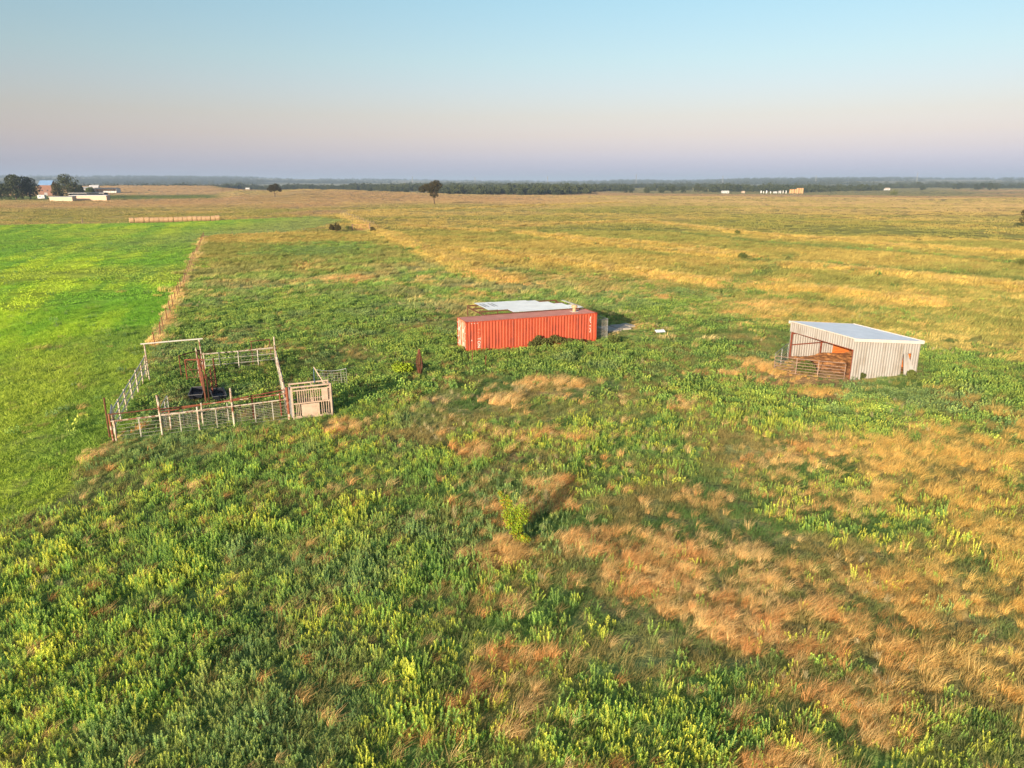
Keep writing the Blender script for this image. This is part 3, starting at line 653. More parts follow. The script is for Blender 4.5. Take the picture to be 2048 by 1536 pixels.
ptube(t, 'post', [(0, 1.0, -.1), (0, 1.0, 1.85)], .05, W); ptube(t, 'brace_pipe', [(0, .07, 1.55), (0, .95, 1.8)], .045, 'galv')
t = thing('gate_post', 'lone dark rusty post rising behind the pen corner', 'post', (*ploc(-.25, .75), PZ), PA)
ptube(t, 'pipe', [(0, 0, -.1), (.02, .03, 2.3)], .045, RU); pbox(t, 'cap', (.02, .03, 2.31), (.1, .1, .03), RU)
pipe_gate('pipe_gate', 'small pale pipe gate swung back into the cattle pen from the alley', (*ploc(2.5, .95), 0), PA + math.radians(84), 2.3, 1.4, 5, (.5,), 'wire', .025)
LD = 14.2
pipe_fence('pipe_fence', 'pale pipe fence along the bright green lawn side of the cattle pen', ploc(-.05, .95), ploc(.95, LD),
    [(s, h, .05, W) for s, h in ((.3, 1.45), (2.4, 1.5), (4.6, 1.5), (6.9, 1.5), (9.2, 1.55), (11.5, 1.5), (13.4, 1.6))],
    [(0, 13.5, 1.4, 1.45, .04, 'wire'), (0, 13.5, .95, .98, .03, 'wire'), (0, 13.5, .5, .52, .03, 'wire')], (.1, 13.4, .15, 1.35, 7))
pipe_fence('pipe_fence', 'white railed fence on the container side of the cattle pen', ploc(9.3, .95), ploc(10.0, LD),
    [(s, h, .055, m) for s, h, m in ((.25, 1.5, RW), (2.4, 1.5, W), (4.8, 1.5, W), (7.2, 1.5, W), (9.6, 1.5, W), (11.6, 1.6, RW), (13.5, 2.2, W))],
    [(0, 13.5, 1.48, 1.5, .045, W), (0, 13.5, 1.1, 1.12, .035, W), (0, 13.5, .72, .72, .035, W), (0, 13.5, .35, .35, .035, W)], (.1, 13.4, .12, 1.3, 6))
pipe_fence('pipe_fence', 'back fence of the cattle pen with a single white top rail', ploc(4.9, LD - .1), ploc(9.95, LD - .05),
    [(.05, 1.5, .045, W), (1.1, 1.4, .04, 'wire'), (2.4, 1.4, .04, 'wire'), (3.8, 1.4, .04, 'wire')],
    [(-.2, 5.0, 1.38, 1.4, .045, W), (0, 5.0, .95, .95, .02, 'wire'), (0, 5.0, .5, .5, .02, 'wire')], (0, 5.0, .2, 1.3, 6))
t = thing('rusty_rack', 'low dark rusty rectangular pipe frame above the pen back rail', 'rack', (*ploc(8.35, LD + .35), PZ), PA)
for q in (0, 1.35): ptube(t, 'leg', [(q, 0, -.1), (q, 0, 1.95)], .035, RU)
ptube(t, 'top_pipe', [(-.1, 0, 1.95), (1.4, 0, 1.98)], .04, RU)
t = thing('gateway_arch', 'tall white pipe gateway arch over the back of the cattle pen', 'gateway', (*ploc(1.2, 13.1), PZ), PA)
ptube(t, 'leg', [(0, 0, -.1), (-.02, 0, 2.7)], .05, W); ptube(t, 'leg', [(3.6, 0, -.1), (3.55, 0, 2.7)], .05, W)
ptube(t, 'top_bar', [(-.25, 0, 2.7), (1.8, 0, 2.73), (3.8, 0, 2.74)], .05, 'white')
# rusty partition down the middle with two gates left standing open
pipe_fence('pipe_fence', 'dense rusty red pipe partition running down the middle of the cattle pen', ploc(4.8, 5.6), ploc(4.45, 12.9),
    [(.0, 2.1, .055, RU), (.5, 1.9, .045, Rr), (1.7, 2.0, .05, RU), (3.2, 2.25, .055, Rr), (4.6, 2.1, .05, Rr), (6.6, 2.3, .05, W)],
    [(0, 3.2, z, z + .02, .033, RU) for z in (.4, .75, 1.1, 1.45, 1.8)] + [(0, 3.2, .3, 1.9, .03, RU), (.2, 3.0, 1.9, .35, .03, Rr)] + [(3.2, 6.6, 1.9, 2.0, .04, Rr), (3.2, 6.6, 1.0, 1.0, .035, Rr)])
pipe_fence('pipe_fence', 'second narrower rusty pipe fence close beside the pen partition', ploc(4.98, 5.7), ploc(5.55, 8.9),
    [(.0, 1.9, .05, RU), (1.6, 1.8, .045, Rr), (3.2, 2.2, .055, RU)], [(0, 3.2, z, z + .04, .03, RU if k % 2 else Rr) for k, z in enumerate((.35, .7, 1.05, 1.4, 1.75))] + [(0, 3.2, 1.8, .3, .028, RU)])
def rusty_gate(label, a, rz, L, mat, legs=True):
    t = thing('panel_gate', label, 'gate', (*a, PZ), rz)
    ptube(t, 'top_pipe', [(0, 0, 2.0), (L, 0, 2.0)], .045, mat)
    for q in (0, L): ptube(t, 'end_pipe', [(q, 0, .6), (q, 0, 2.0)], .04, mat)
    ptube(t, 'brace', [(.05, 0, 2.0), (L * .55, 0, .7)], .025, RU); ptube(t, 'brace', [(L - .05, 0, 2.0), (L * .55, 0, .7)], .025, RU)
    for z in (.75, 1.3): ptube(t, 'rail', [(0, 0, z), (L, 0, z)], .02, RU)
rusty_gate('rusty red pipe gate panel standing open across the middle of the pen', ploc(4.9, 9.5), PA + math.radians(158), 1.25, Rr)
rusty_gate('dark rusty pipe gate panel hung from the white gateway arch leg', ploc(4.7, 12.7), PA + math.radians(225), 1.9, RU)
def trough(label, c, rz):
    t = thing('feed_trough', label, 'trough', (*c, 0), rz)
    W2, L2, h, k = .42, 1.0, .34, .05
    vs = [(-W2 + k, -L2 + k, .08), (W2 - k, -L2 + k, .08), (W2 - k, L2 - k, .08), (-W2 + k, L2 - k, .08), (-W2, -L2, h), (W2, -L2, h), (W2, L2, h), (-W2, L2, h)]
    i = .05; vs += [(-W2 + k + i, -L2 + k + i, .13), (W2 - k - i, -L2 + k + i, .13), (W2 - k - i, L2 - k - i, .13), (-W2 + k + i, L2 - k - i, .13), (-W2 + i, -L2 + i, h), (W2 - i, -L2 + i, h), (W2 - i, L2 - i, h), (-W2 + i, L2 - i, h)]
    fs = [(0, 3, 2, 1), (8, 9, 10, 11)]
    for a in range(4):
        b = (a + 1) % 4; fs += [(a, b, 4 + b, 4 + a), (8 + b, 8 + a, 12 + a, 12 + b), (4 + a, 4 + b, 12 + b, 12 + a)]
    MB().add(vs, fs).build('tub', 'tub', t)
    for c2, d in (((-W2, 0, h), (.045, 2 * L2 + .045, .035)), ((W2, 0, h), (.045, 2 * L2 + .045, .035)), ((0, -L2, h), (2 * W2 - .06, .045, .035)), ((0, L2, h), (2 * W2 - .06, .045, .035))): pbox(t, 'rim', (c2[0], c2[1], c2[2] + .02), d, 'tubrim')
trough('black plastic feed trough on the lawn side of the rusty pen partition', G(387, 797) + [0, .6], PA - .1)
trough('black plastic feed trough on the container side of the rusty pen partition', G(430, 800) + [0, .6], PA + .06)

# squeeze chute
def squeeze_chute():
    t = thing('squeeze_chute', 'beige steel cattle squeeze chute with barred side at the pen corner', 'squeeze chute', (*ploc(9.52, -.25), 0), PA)
    L, D, Hh = 2.25, .85, 1.95
    for u in (0, L):
        for v in (0, D): pbox(t, 'corner_post', (u, v, Hh / 2), (.09, .09, Hh), 'chute')
    for v in (0, D):
        pbox(t, 'top_beam', (L / 2, v, Hh + .04), (L + .1, .08, .08), 'chute')
        pbox(t, 'mid_beam', (L / 2, v, .98), (L - .1, .07, .07), 'chute'); pbox(t, 'sill', (L / 2, v, .1), (L - .1, .08, .1), 'chute')
        pbox(t, 'upper_beam', (L / 2, v, 1.78), (L - .1, .06, .06), 'chute')
    for u in (0, L, L * .55): pbox(t, 'cross_beam', (u, D / 2, Hh + .0), (.06, D - .1, .06), 'chute')
    for k in range(11): pbox(t, 'bar', (.32 + k * .128, 0, 1.38), (.035, .03, .74), 'chute')
    for k in range(11): pbox(t, 'bar', (.32 + k * .128, D, 1.38), (.035, .03, .74), 'chute')
    pbox(t, 'side_panel', (1.02, 0, .5), (1.05, .03, .8), 'chute'); pbox(t, 'side_panel', (1.9, 0, 1.4), (.36, .03, .74), 'chute'); pbox(t, 'side_panel', (1.02, D, .5), (1.05, .03, .8), 'chute')
    for u in (.2, .3, .4, 1.68, 1.8, 1.95, 2.08): pbox(t, 'lower_bar', (u, 0, .53), (.035, .03, .84), 'chute')
    for u in (.28, 1.85): pbox(t, 'foot_frame', (u, -.07, .2), (.34, .04, .05), 'chute')
    pbox(t, 'head_gate', (L + .08, D / 2, 1.0), (.06, D - .05, 1.8), 'grey'); pbox(t, 'tail_gate', (-.07, D / 2, 1.0), (.05, D - .05, 1.7), 'grey')
    ptube(t, 'lever', [(1.95, .3, Hh + .02), (1.75, .5, Hh + .45), (1.48, .75, Hh + 1.0)], .03, 'chute'); ptube(t, 'rope', [(1.48, .75, Hh + .98), (1.46, .76, Hh + .4), (1.45, .77, Hh - .05)], .018, 'blue')
    pbox(t, 'lever_pivot', (1.95, .3, Hh + .03), (.14, .1, .12), 'chute')
squeeze_chute()
# slack wire panel standing by itself
t = thing('wire_stock_panel', 'sagging galvanised wire stock panel standing alone beyond the squeeze chute', 'wire panel', (*(G(634, 775)), 0), .12)
Lp = 2.05
ptube(t, 'top_wire', [(q * Lp, 0, 1.28 - .16 * math.sin(math.pi * q * .9) + .06 * q) for q in np.linspace(0, 1, 8)], .016, 'galv')
for k, q in enumerate((0, .2, .52, .82, 1.0)): ptube(t, 'upright', [(q * Lp, 0, 1.28 - .16 * math.sin(math.pi * q * .9) + .06 * q), (q * Lp + .22 * (1 - q), 0, .05)], .012, 'galv')
m = MB()
for k in range(6):
    z = .15 + .17 * k; m.tube([(.1, 0, z), (Lp * .5, .02, z - .05), (Lp, 0, z + .02)], .006, 4)
for k in range(9): m.tube([(.15 + k * .22, 0, .1), (.1 + k * .22, 0, 1.05)], .005, 3)
m.build('wire_mesh', 'wire', t)

# rusty upright implement
def harrow():
    c = G(840, 752); t = thing('upright_harrow', 'rusty spindle shaped bundle of bent steel bars standing upright in the weeds', 'rusty implement', (*c, tz(*c)), .3)
    r = random.Random(9); n = 9
    for k in range(n):
        a = 2 * math.pi * k / n; w = .24 + r.uniform(-.05, .05); zm = r.uniform(.75, 1.15)
        pts = [(.05 * math.cos(a), .05 * math.sin(a), 0), (w * .7 * math.cos(a), w * .7 * math.sin(a), zm * .5), (w * math.cos(a + .25), w * math.sin(a + .25), zm), (w * .6 * math.cos(a + .4), w * .6 * math.sin(a + .4), 1.6), (.03 * math.cos(a), .03 * math.sin(a), 2.02)]
        ptube(t, 'bent_bar', pts, .026, RU if k % 3 else Rr, 6)
    for z, w in ((.5, .17), (1.0, .26), (1.45, .2)):
        ptube(t, 'hoop', [(w * math.cos(q), w * math.sin(q), z) for q in np.linspace(0, 2 * math.pi, 13)], .018, RU, 5)
harrow()
for (px, py, h, lab) in ((944, 729, 1.15, 'thin leaning rusty post in weeds in front of the container door end'), (971, 735, .95, 'short rusty post in weeds below the container lettering')):
    c = G(px, py); t = thing('rusty_post', lab, 'post', (*c, tz(*c)), 0)
    ptube(t, 'shaft', [(0, 0, -.1), (.05, .03, h)], .028, Rr); pbox(t, 'spade_plate', (.0, .02, .05), (.12, .02, .16), RU)

# ------------------------------------------------------------------ wire fences
def wire_fence(name, label, path, spacing, h, mat, wires=4, post_r=.035, wr=.006, lean=.05, group=None):
    P = [np.array(p) for p in path]
    t = thing(name, label, 'fence', (*P[0], tz(*P[0])), 0, group); z00 = t.location.z
    pts = []; rr = random.Random(len(label)); carry = 0
    for a, b in zip(P[:-1], P[1:]):
        L = float(np.hypot(*(b - a))); s = carry
        while s < L: pts.append(a + (b - a) * s / L); s += spacing * rr.uniform(.85, 1.15)
        carry = s - L
    pts.append(P[-1]); tops = []
    for p in pts:
        q = p - P[0]; z = tz(*p) - z00; dx, dy = rr.uniform(-lean, lean), rr.uniform(-lean, lean); hh = h * rr.uniform(.9, 1.08)
        MB().tube([(q[0], q[1], z - .1), (q[0] + dx, q[1] + dy, z + hh)], post_r, 6).build('post', mat, t); tops.append((q, z, dx, dy))
    for k in range(wires):
        f = .25 + .72 * k / max(wires - 1, 1); MB().tube([(q[0] + dx * f, q[1] + dy * f, z + h * f * .92) for q, z, dx, dy in tops], wr, 3).build('wire', 'wire', t)
    return t
wire_fence('wire_fence', 'long steel post wire fence between the bright green lawn and the weedy pasture', FENCE_PATH, 4.2, 1.35, 'redrust', 5, .04, .006, .1)
wire_fence('wire_fence', 'sparse wire fence running from the lawn corner towards the red gate', FENCE_FAR, 9, 1.2, 'wood', 3, .06, .008)
wire_fence('wire_fence', 'old wooden post fence running uphill from the red gate through dry grass', FENCE_DIAG, 7, 1.35, 'wood', 3, .08, .01, .15)
c = G(165, 447); t = thing('fence_post', 'single dark wooden post at the far edge of the bright lawn', 'post', (*c, tz(*c)), 0)
ptube(t, 'shaft', [(0, 0, -.1), (.05, 0, 1.75)], [.16, .13], 'wood'); ptube(t, 'brace', [(.04, 0, 1.2), (.9, .1, 0)], .07, 'wood')
g0 = G(706, 460); g1 = G(738, 460); dv = g1 - g0
pipe_gate('farm_gate', 'faded red farm gate in the far pasture fence', (*g0, tz(*g0)), math.atan2(dv[1], dv[0]), float(np.hypot(*dv)), 1.6, 3, (.5,), 'gatered', .04)
for px, lab in ((705, 'thick wooden gate post beside the leafy bush'), (740, 'wooden gate post beside the bare bush')):
    c = G(px, 460); t = thing('gate_post', lab, 'post', (*c, tz(*c)), 0); ptube(t, 'shaft', [(0, 0, -.1), (0, 0, 1.8)], [.15, .13], 'wood'); pbox(t, 'cap', (0, 0, 1.81), (.28, .28, .03), 'wood')

# ------------------------------------------------------------------ hay bales
def bale_mesh():
    m = MB(); n = 20; vs = []; fs = []; r0 = random.Random(2)
    prof = [(-.76, .2), (-.76, .74), (-.70, .84), (-.35, .87), (0, .86), (.35, .87), (.70, .84), (.76, .74), (.76, .2)]
    for x, r in prof:
        for k in range(n): a = 2 * math.pi * k / n; q = r * (1 + r0.uniform(-.02, .02)); vs.append((x, q * math.cos(a), max(.84 + q * math.sin(a), .0)))
    for i in range(len(prof) - 1):
        for k in range(n): k2 = (k + 1) % n; fs.append((i * n + k, i * n + k2, (i + 1) * n + k2, (i + 1) * n + k))
    fs.append(tuple(range(n))); fs.append(tuple((len(prof) - 1) * n + k for k in reversed(range(n))))
    return m.add(vs, fs).mesh('round_hay_bale', 'hay')
bm_ = bale_mesh(); b0, b1 = GT(264, 446), GT(435, 441.3); NB = 19
ang = math.atan2(*(b1 - b0)[::-1]); rr = random.Random(4); Lb = float(np.hypot(*(b1 - b0))); sc = Lb / (NB - 1) / 1.56
for k in range(NB):
    o = bpy.data.objects.new('round_hay_bale', bm_); COL.objects.link(o); c = b0 + (b1 - b0) * (k + rr.uniform(-.06, .06)) / (NB - 1)
    o.location = (*c, tz(*c) - .03); o.rotation_euler = (rr.uniform(0, 6) * 0, 0, ang + rr.uniform(-.05, .05)); s = sc * rr.uniform(.92, .98); o.scale = (s, sc * 1.12 * rr.uniform(.97, 1.04), sc * 1.12 * rr.uniform(.95, 1.04))
    lab = 'tan round hay bale in the row along the lawn edge'
    if k == 0: lab = 'round hay bale ending the row towards the farm'
    if k == NB - 1: lab = 'round hay bale ending the row towards the red gate'
    tag(o, lab, 'hay bale', 'row of round hay bales')

# ------------------------------------------------------------------ trees and bushes
def leaf_cloud(blobs, n, size, seed, squash=.8, shell=.55):
    g = np.random.default_rng(seed); B = np.array(blobs, float)
    pr = B[:, 3] ** 2; k = g.choice(len(B), n, p=pr / pr.sum())
    d = g.normal(size=(n, 3)); d /= np.linalg.norm(d, axis=1)[:, None]
    r = B[k, 3] * (shell + (1.08 - shell) * g.random(n) ** .6)
    c = B[k, :3] + d * r[:, None] * np.array([1, 1, squash])
    a = g.normal(size=(n, 3)) + .6 * d; a /= np.linalg.norm(a, axis=1)[:, None]
    b = np.cross(a, g.normal(size=(n, 3))); b /= np.linalg.norm(b, axis=1)[:, None]
    s = size * (.6 + .8 * g.random(n))[:, None]
    w = .42 * s
    V = np.stack([c - a * s * .5, c + b * w - a * .05 * s, c + a * s * .5, c - b * w + a * .05 * s], 1).reshape(-1, 3)
    return V, np.arange(4 * n).reshape(-1, 4)
def np_mesh(name, V, Fq, mats, mi=None):
    me = bpy.data.meshes.new(name); n = len(Fq)
    me.vertices.add(len(V)); me.vertices.foreach_set('co', np.asarray(V, float).ravel())
    me.loops.add(n * 4); me.loops.foreach_set('vertex_index', np.asarray(Fq).ravel().astype(np.int32))
    me.polygons.add(n); me.polygons.foreach_set('loop_start', (np.arange(n) * 4).astype(np.int32))
    for m in mats: me.materials.append(M[m])
    if mi is not None: me.polygons.foreach_set('material_index', np.asarray(mi, np.int32))
    me.update(calc_edges=True); return me
def tree_parts(parent, blobs, trunk, n, size, seed, mat='leaf', limbs=True, bark='bark', shell=.55):
    m = MB(); pts, rad = trunk; m.tube(pts, rad, 8)
    top = Vector(pts[-1]); br = Vector(pts[len(pts) // 2])
    if limbs:
        for b in blobs:
            e = Vector(b[:3]); st = br if e.z < top.z + 1 else top; mid = (st + e) / 2 + Vector((0, 0, .06 * (e - st).length))
            m.tube([st, mid, e], [rad[-1] * .8, rad[-1] * .5, rad[-1] * .2], 5)
    tr = m.build('trunk', bark, parent)
    V, Fq = leaf_cloud(blobs, n, size, seed, shell=shell)
    cr = bpy.data.objects.new('crown', np_mesh('crown', V, Fq, [mat])); COL.objects.link(cr); cr.parent = parent
    return tr, cr
def rand_blobs(seed, h, w, n=9, z0=.3):
    r = random.Random(seed); out = []
    for k in range(n):
        q = r.random(); z = h * (z0 + (0.86 - z0) * q); e = w * .5 * (1 - .55 * abs(q - .35) / .65) * .72
        a = r.uniform(0, 2 * math.pi); R = w * r.uniform(.17, .27); out.append((e * math.cos(a) * r.uniform(.5, 1), e * math.sin(a) * r.uniform(.5, 1), z, R))
    return out
def at(px, d, z=-4.0):
    zc = d * CT + (CAMH - z) * ST; return np.array([(px - 1024) * zc / FPX, d])
c = GT(869, 408.5); t = thing('oak_tree', 'tall lone oak with bare trunk and lopsided crown on the golden prairie', 'tree', (*c, tz(*c)), 0)
tree_parts(t, [(-7.6, 0, 9.3, 2.3), (-5.2, 1, 10.2, 2.8), (-2.6, -1, 10.6, 3.0), (-.5, 1, 12.2, 2.5), (1.6, -.5, 13.0, 2.3), (3.0, .6, 11.6, 2.3), (1.0, 0, 10.3, 2.6), (-2.0, .3, 8.0, 1.8), (1.2, .2, 7.7, 1.6), (-1.6, 0, 6.0, 1.5), (1.1, 0, 5.3, 1.6), (-.3, -.5, 5.2, 1.3)],
           ([(0, 0, -.2), (-.2, 0, 2.4), (-.35, 0, 5), (-.4, 0, 9.5)], [.45, .34, .3, .18]), 3600, .55, 5, 'leafdark')
c = GT(550, 393.5); t = thing('oak_tree', 'small round lone oak on the rise above the hay bales', 'tree', (*c, tz(*c)), 0)
tree_parts(t, [(-2.2, 0, 7.6, 2.4), (1.2, 0, 8.4, 2.4), (3.6, .5, 6.2, 1.9), (-4.3, 0, 6.2, 1.8), (0, -1, 6.4, 2.5), (4.6, 0, 5.0, 1.3), (-3.4, 1, 4.9, 1.4)], ([(0, 0, -.2), (.1, 0, 2), (0, 0, 5)], [.4, .3, .22]), 2600, .55, 6, 'leafdark')
c = GT(2052, 455); t = thing('oak_tree', 'rounded sunlit tree at the edge of the golden prairie', 'tree', (*c, tz(*c)), 0)
tree_parts(t, rand_blobs(5, 6.4, 5.6, 10, .32), ([(0, 0, -.2), (0, 0, 2.2)], [.2, .14]), 2600, .3, 7, 'leafwarm')
# farm trees
for k, (px, py, h, w, mat, lab) in enumerate(((4, 400, 15, 17, 'leaf', 'dense dark farmyard tree with a low spreading crown'), (33, 400, 21, 19, 'leaf', 'tallest dark farmyard tree with a ragged peaked top'), (62, 399, 18, 17, 'leaf', 'dark farmyard tree right beside the blue roofed barn'),
        (138, 396, 20, 21, 'leaf', 'big round dark tree behind the long cream sheds'), (116, 396, 13, 10, 'leafwarm', 'brownish farmyard tree in front of the brick barn wall'), (163, 393, 12, 10, 'leaf', 'lower dark tree leaning off the big round farm tree'), (180, 388, 6, 11, 'bush', 'low green bush by the farm buildings'))):
    c = GT(px, py); t = thing('farm_tree', lab, 'tree', (*c, tz(*c)), k, 'trees round the farmyard')
    tree_parts(t, rand_blobs(20 + k, h, w, 15, .2), ([(0, 0, -.3), (0, 0, h * .3), (0, 0, h * .55)], [.5, .4, .25]), 3000, .9, 30 + k, mat)
# prairie and fence bushes
for k, (px, py, h, w, mat, lab) in enumerate(((671, 463, 2.7, 3.6, 'leafwarm', 'leafy round bush beside the far red gate'), (697, 459, 1.3, 2.4, 'bush', 'small dark bush between the leafy bush and the red gate'), (746, 464, 1.3, 2.0, 'leafwarm', 'thin scrubby bush past the gate post of the red gate'),
        (1473, 470, 1.0, 2.2, 'bush', 'low dark bush on the upper terrace line of the prairie'), (1486, 521, .9, 2.0, 'bush', 'flat dark bush in the prairie beside a golden terrace'), (2046, 533, 1.2, 3, 'bush', 'dark bush on the green terrace band at the prairie edge'),
        (807, 748, .75, 2.0, 'sapleaf', 'bright green grassy mound beside the rusty upright bundle'), (1608, 747, .75, 1.5, 'bush', 'leafy green weed bush growing through the shed gate'), (1722, 760, .45, .6, 'vine', 'pale leafy weed at the front corner of the shed wall'),
        (1822, 762, .6, .9, 'bush', 'tall pale leafy weed by the bent shed sheet'), (1228, 688, .7, 1.3, 'bush', 'rounded weed bush at the foot of the kennel panel'))):
    c = G(px, py); t = thing('bush', lab, 'bush', (*c, tz(*c)), k)
    small = h < 1.6
    tree_parts(t, rand_blobs(60 + k, h, w, 9, .22), ([(0, 0, -.05), (.05, 0, h * .4)], [.05 * h, .03 * h]), 1500, .13 if small else .26, 70 + k, mat, shell=.3)
# vine thicket against the container
t = thing('vine_thicket', 'dark tangled vine thicket climbing the front of the red container', 'vine', (*cloc(7.2, -.35), 0), CA)
bl = [(x, random.uniform(-.1, .15), z, r) for x, z, r in ((-1.5, .3, .3), (-1.05, .5, .36), (-.8, .8, .26), (-.35, .45, .36), (.2, .4, .36), (.6, .7, .3), (1.0, .5, .34), (1.5, .35, .32), (2.1, .35, .26), (2.7, .25, .22), (3.3, .22, .2))]
tree_parts(t, bl, ([(0, 0, 0), (.1, 0, .35)], [.05, .03]), 3200, .12, 90, 'vine', shell=.2)
# yellow-green sapling in the foreground
c = G(1024, 1086); t = thing('sapling', 'bright yellow-green young sapling leaning in the foreground weeds', 'tree', (*c, tz(*c)), 0)
m = MB(); r = random.Random(12); spots = []
for k, (dx, dy, h) in enumerate(((-.38, .1, 2.05), (-.2, .2, 1.9), (-.1, .0, 1.75), (.2, .15, 1.35), (.45, .0, 1.15), (.62, .2, 1.25), (.34, .1, 1.5), (.5, -.35, .45), (.62, -.4, .35))):
    p = [(.02, 0, 0), (dx * .35, dy * .35, h * .45), (dx * .8, dy * .8, h * .85), (dx, dy, h)]
    MB().tube(p, [.022, .016, .009, .004], 5).build('stem', 'bark', t)
    for q in np.linspace(.38, 1, 9): spots.append((dx * q + r.uniform(-.07, .07), dy * q + r.uniform(-.1, .1), h * q, .13 + .04 * (1 - q)))
V, Fq = leaf_cloud(spots, 4200, .055, 15, squash=1.1, shell=.1)
mi = (rng.random(4200) < (.06 + .28 * (V[::4, 0] < -.12) + .25 * (V[::4, 2] < .5))).astype(int)
o = bpy.data.objects.new('foliage', np_mesh('foliage', V, Fq, ['sapleaf', 'sapyel'], mi)); COL.objects.link(o); o.parent = t

# ------------------------------------------------------------------ farm in the distance
def gable(name, label, c, rz, L, D, hw, hr, wall, roof, cat='building', windows=(), door=None, z=None, group=None, open_front=False):
    t = thing(name, label, cat, (*c, (tz(*c) if z is None else z) - .1), rz, group); m = MB()
    w = .12
    if not open_front: pbox(t, 'wall', (0, -D / 2 + w / 2, hw / 2), (L, w, hw), wall)
    pbox(t, 'wall', (0, D / 2 - w / 2, hw / 2), (L, w, hw), wall)
    for s in (-1, 1):
        x = s * (L / 2 - w / 2); mm = MB(); vs = []
        for xx in (x - w / 2, x + w / 2): vs += [(xx, -D / 2 + w, 0), (xx, D / 2 - w, 0), (xx, D / 2 - w, hw), (xx, 0, hw + hr - .02), (xx, -D / 2 + w, hw)]
        mm.add(vs, [(4, 3, 2, 1, 0), (5, 6, 7, 8, 9)] + [(i, (i + 1) % 5, 5 + (i + 1) % 5, 5 + i) for i in range(5)]).build('gable_wall', wall, t)
    for s in (-1, 1):
        e = .35; vs = []
        for xx in (-L / 2 - e, L / 2 + e):
            for yy, zz in ((s * (D / 2 + e), hw - e * hr / (D / 2)), (0, hw + hr)):
                vs += [(xx, yy, zz + .02), (xx, yy, zz + .14)]
        MB().add(vs, [(0, 4, 6, 2), (1, 3, 7, 5), (0, 1, 5, 4), (2, 6, 7, 3), (0, 2, 3, 1), (4, 5, 7, 6)]).build('roof', roof, t)
    for wx, wz, ww, wh in windows: pbox(t, 'window', (wx, -D / 2 - .02, wz), (ww, .08, wh), 'glass')
    if door: pbox(t, 'door', (door[0], -D / 2 - .02, door[2] / 2), (door[1], .09, door[2]), 'grey')
    if open_front:
        for k in range(5): pbox(t, 'post', (-L / 2 + .3 + (L - .6) * k / 4, -D / 2 + .15, hw / 2), (.25, .25, hw), 'wood')
    return t
def mono(name, label, c, rz, L, D, h0, h1, wall, roof, open_front=False):
    t = thing(name, label, 'shed', (*c, tz(*c) - .1), rz)
    if not open_front: pbox(t, 'wall', (0, -D / 2, h0 / 2), (L, .12, h0), wall)
    pbox(t, 'wall', (0, D / 2, h1 / 2), (L, .12, h1), wall)
    for s in (-1, 1):
        x = s * (L / 2 - .06); vs = [(xx, y, z) for xx in (x - .06, x + .06) for y, z in ((-D / 2 + .07, 0), (D / 2 - .07, 0), (D / 2 - .07, h1), (-D / 2 + .07, h0))]
        MB().add(vs, [(3, 2, 1, 0), (4, 5, 6, 7), (0, 1, 5, 4), (1, 2, 6, 5), (2, 3, 7, 6), (3, 0, 4, 7)]).build('end_wall', wall, t)
    e = .4; vs = [(x, y, z + dz) for x in (-L / 2 - e, L / 2 + e) for y, z in ((-D / 2 - e, h0 + .03), (D / 2 + e, h1 + .03)) for dz in (0, .15)]
    MB().add(vs, [(0, 4, 6, 2), (1, 3, 7, 5), (0, 1, 5, 4), (2, 6, 7, 3), (0, 2, 3, 1), (4, 5, 7, 6)]).build('roof', roof, t)
    pbox(t, 'fascia', (0, -D / 2 - e - .05, h0 + .08), (L + .8, .08, .3), 'barnwhite')
    if open_front:
        for k in range(5): pbox(t, 'post', (-L / 2 + .3 + (L - .6) * k / 4, -D / 2 + .1, h0 / 2), (.2, .2, h0), 'wood')
    return t
FZ = .55
mono('long_shed', 'lower end of the long cream shed at the far lawn farm', GT(127, 402), .05, 16.5, 6, 3.0, 3.5, 'cream', 'darkroof')
mono('long_shed', 'taller end of the long cream shed next to the lower one', GT(181, 401), .07, 27, 6, 3.7, 4.1, 'cream', 'barnwhite')
mono('open_shed', 'dark open shed with thin white roof edge behind the cream sheds', GT(178, 396.5), .05, 30, 7, 4.4, 4.8, 'darkroof', 'darkroof', True)
gable('brick_barn', 'brown barn with a bright blue metal roof between the farm trees', GT(98, 391), .02, 12.5, 9, 10.4, 4.2, 'brick', 'blueroof', 'barn', ((-3, 5, 1.2, 1.2), (2, 5, 1.2, 1.2)), (0, 3, 3))
gable('stock_trailer', 'small white trailer parked beside the dark farmyard trees', GT(84, 397), .05, 5.8, 2.4, 2.9, .2, 'barnwhite', 'barnwhite', 'trailer', ((-.8, 1.9, 1.4, .6),), (1.6, .8, 1.9))
gable('farm_building', 'open sided farm barn with pale walls beside the pasture', GT(215, 386), .03, 26, 10, 5.0, .9, 'barnwhite', 'darkroof', 'barn', open_front=True)
gable('farm_building', 'white farm building with dark gable behind the big tree', GT(190, 383), .3, 10, 8, 5.2, 2.4, 'barnwhite', 'barnwhite', 'building', ((-2, 3, 1, 1.2), (2, 3, 1, 1.2)), (0, 2.4, 3))
gable('farm_building', 'low grey farm house half hidden by the big round tree', GT(176, 384), -.1, 11, 8, 4.0, 2.2, 'grey', 'grey', 'house', ((-2, 2, 1, 1.2), (2, 2, 1, 1.2)), (0, 1.2, 2.2))
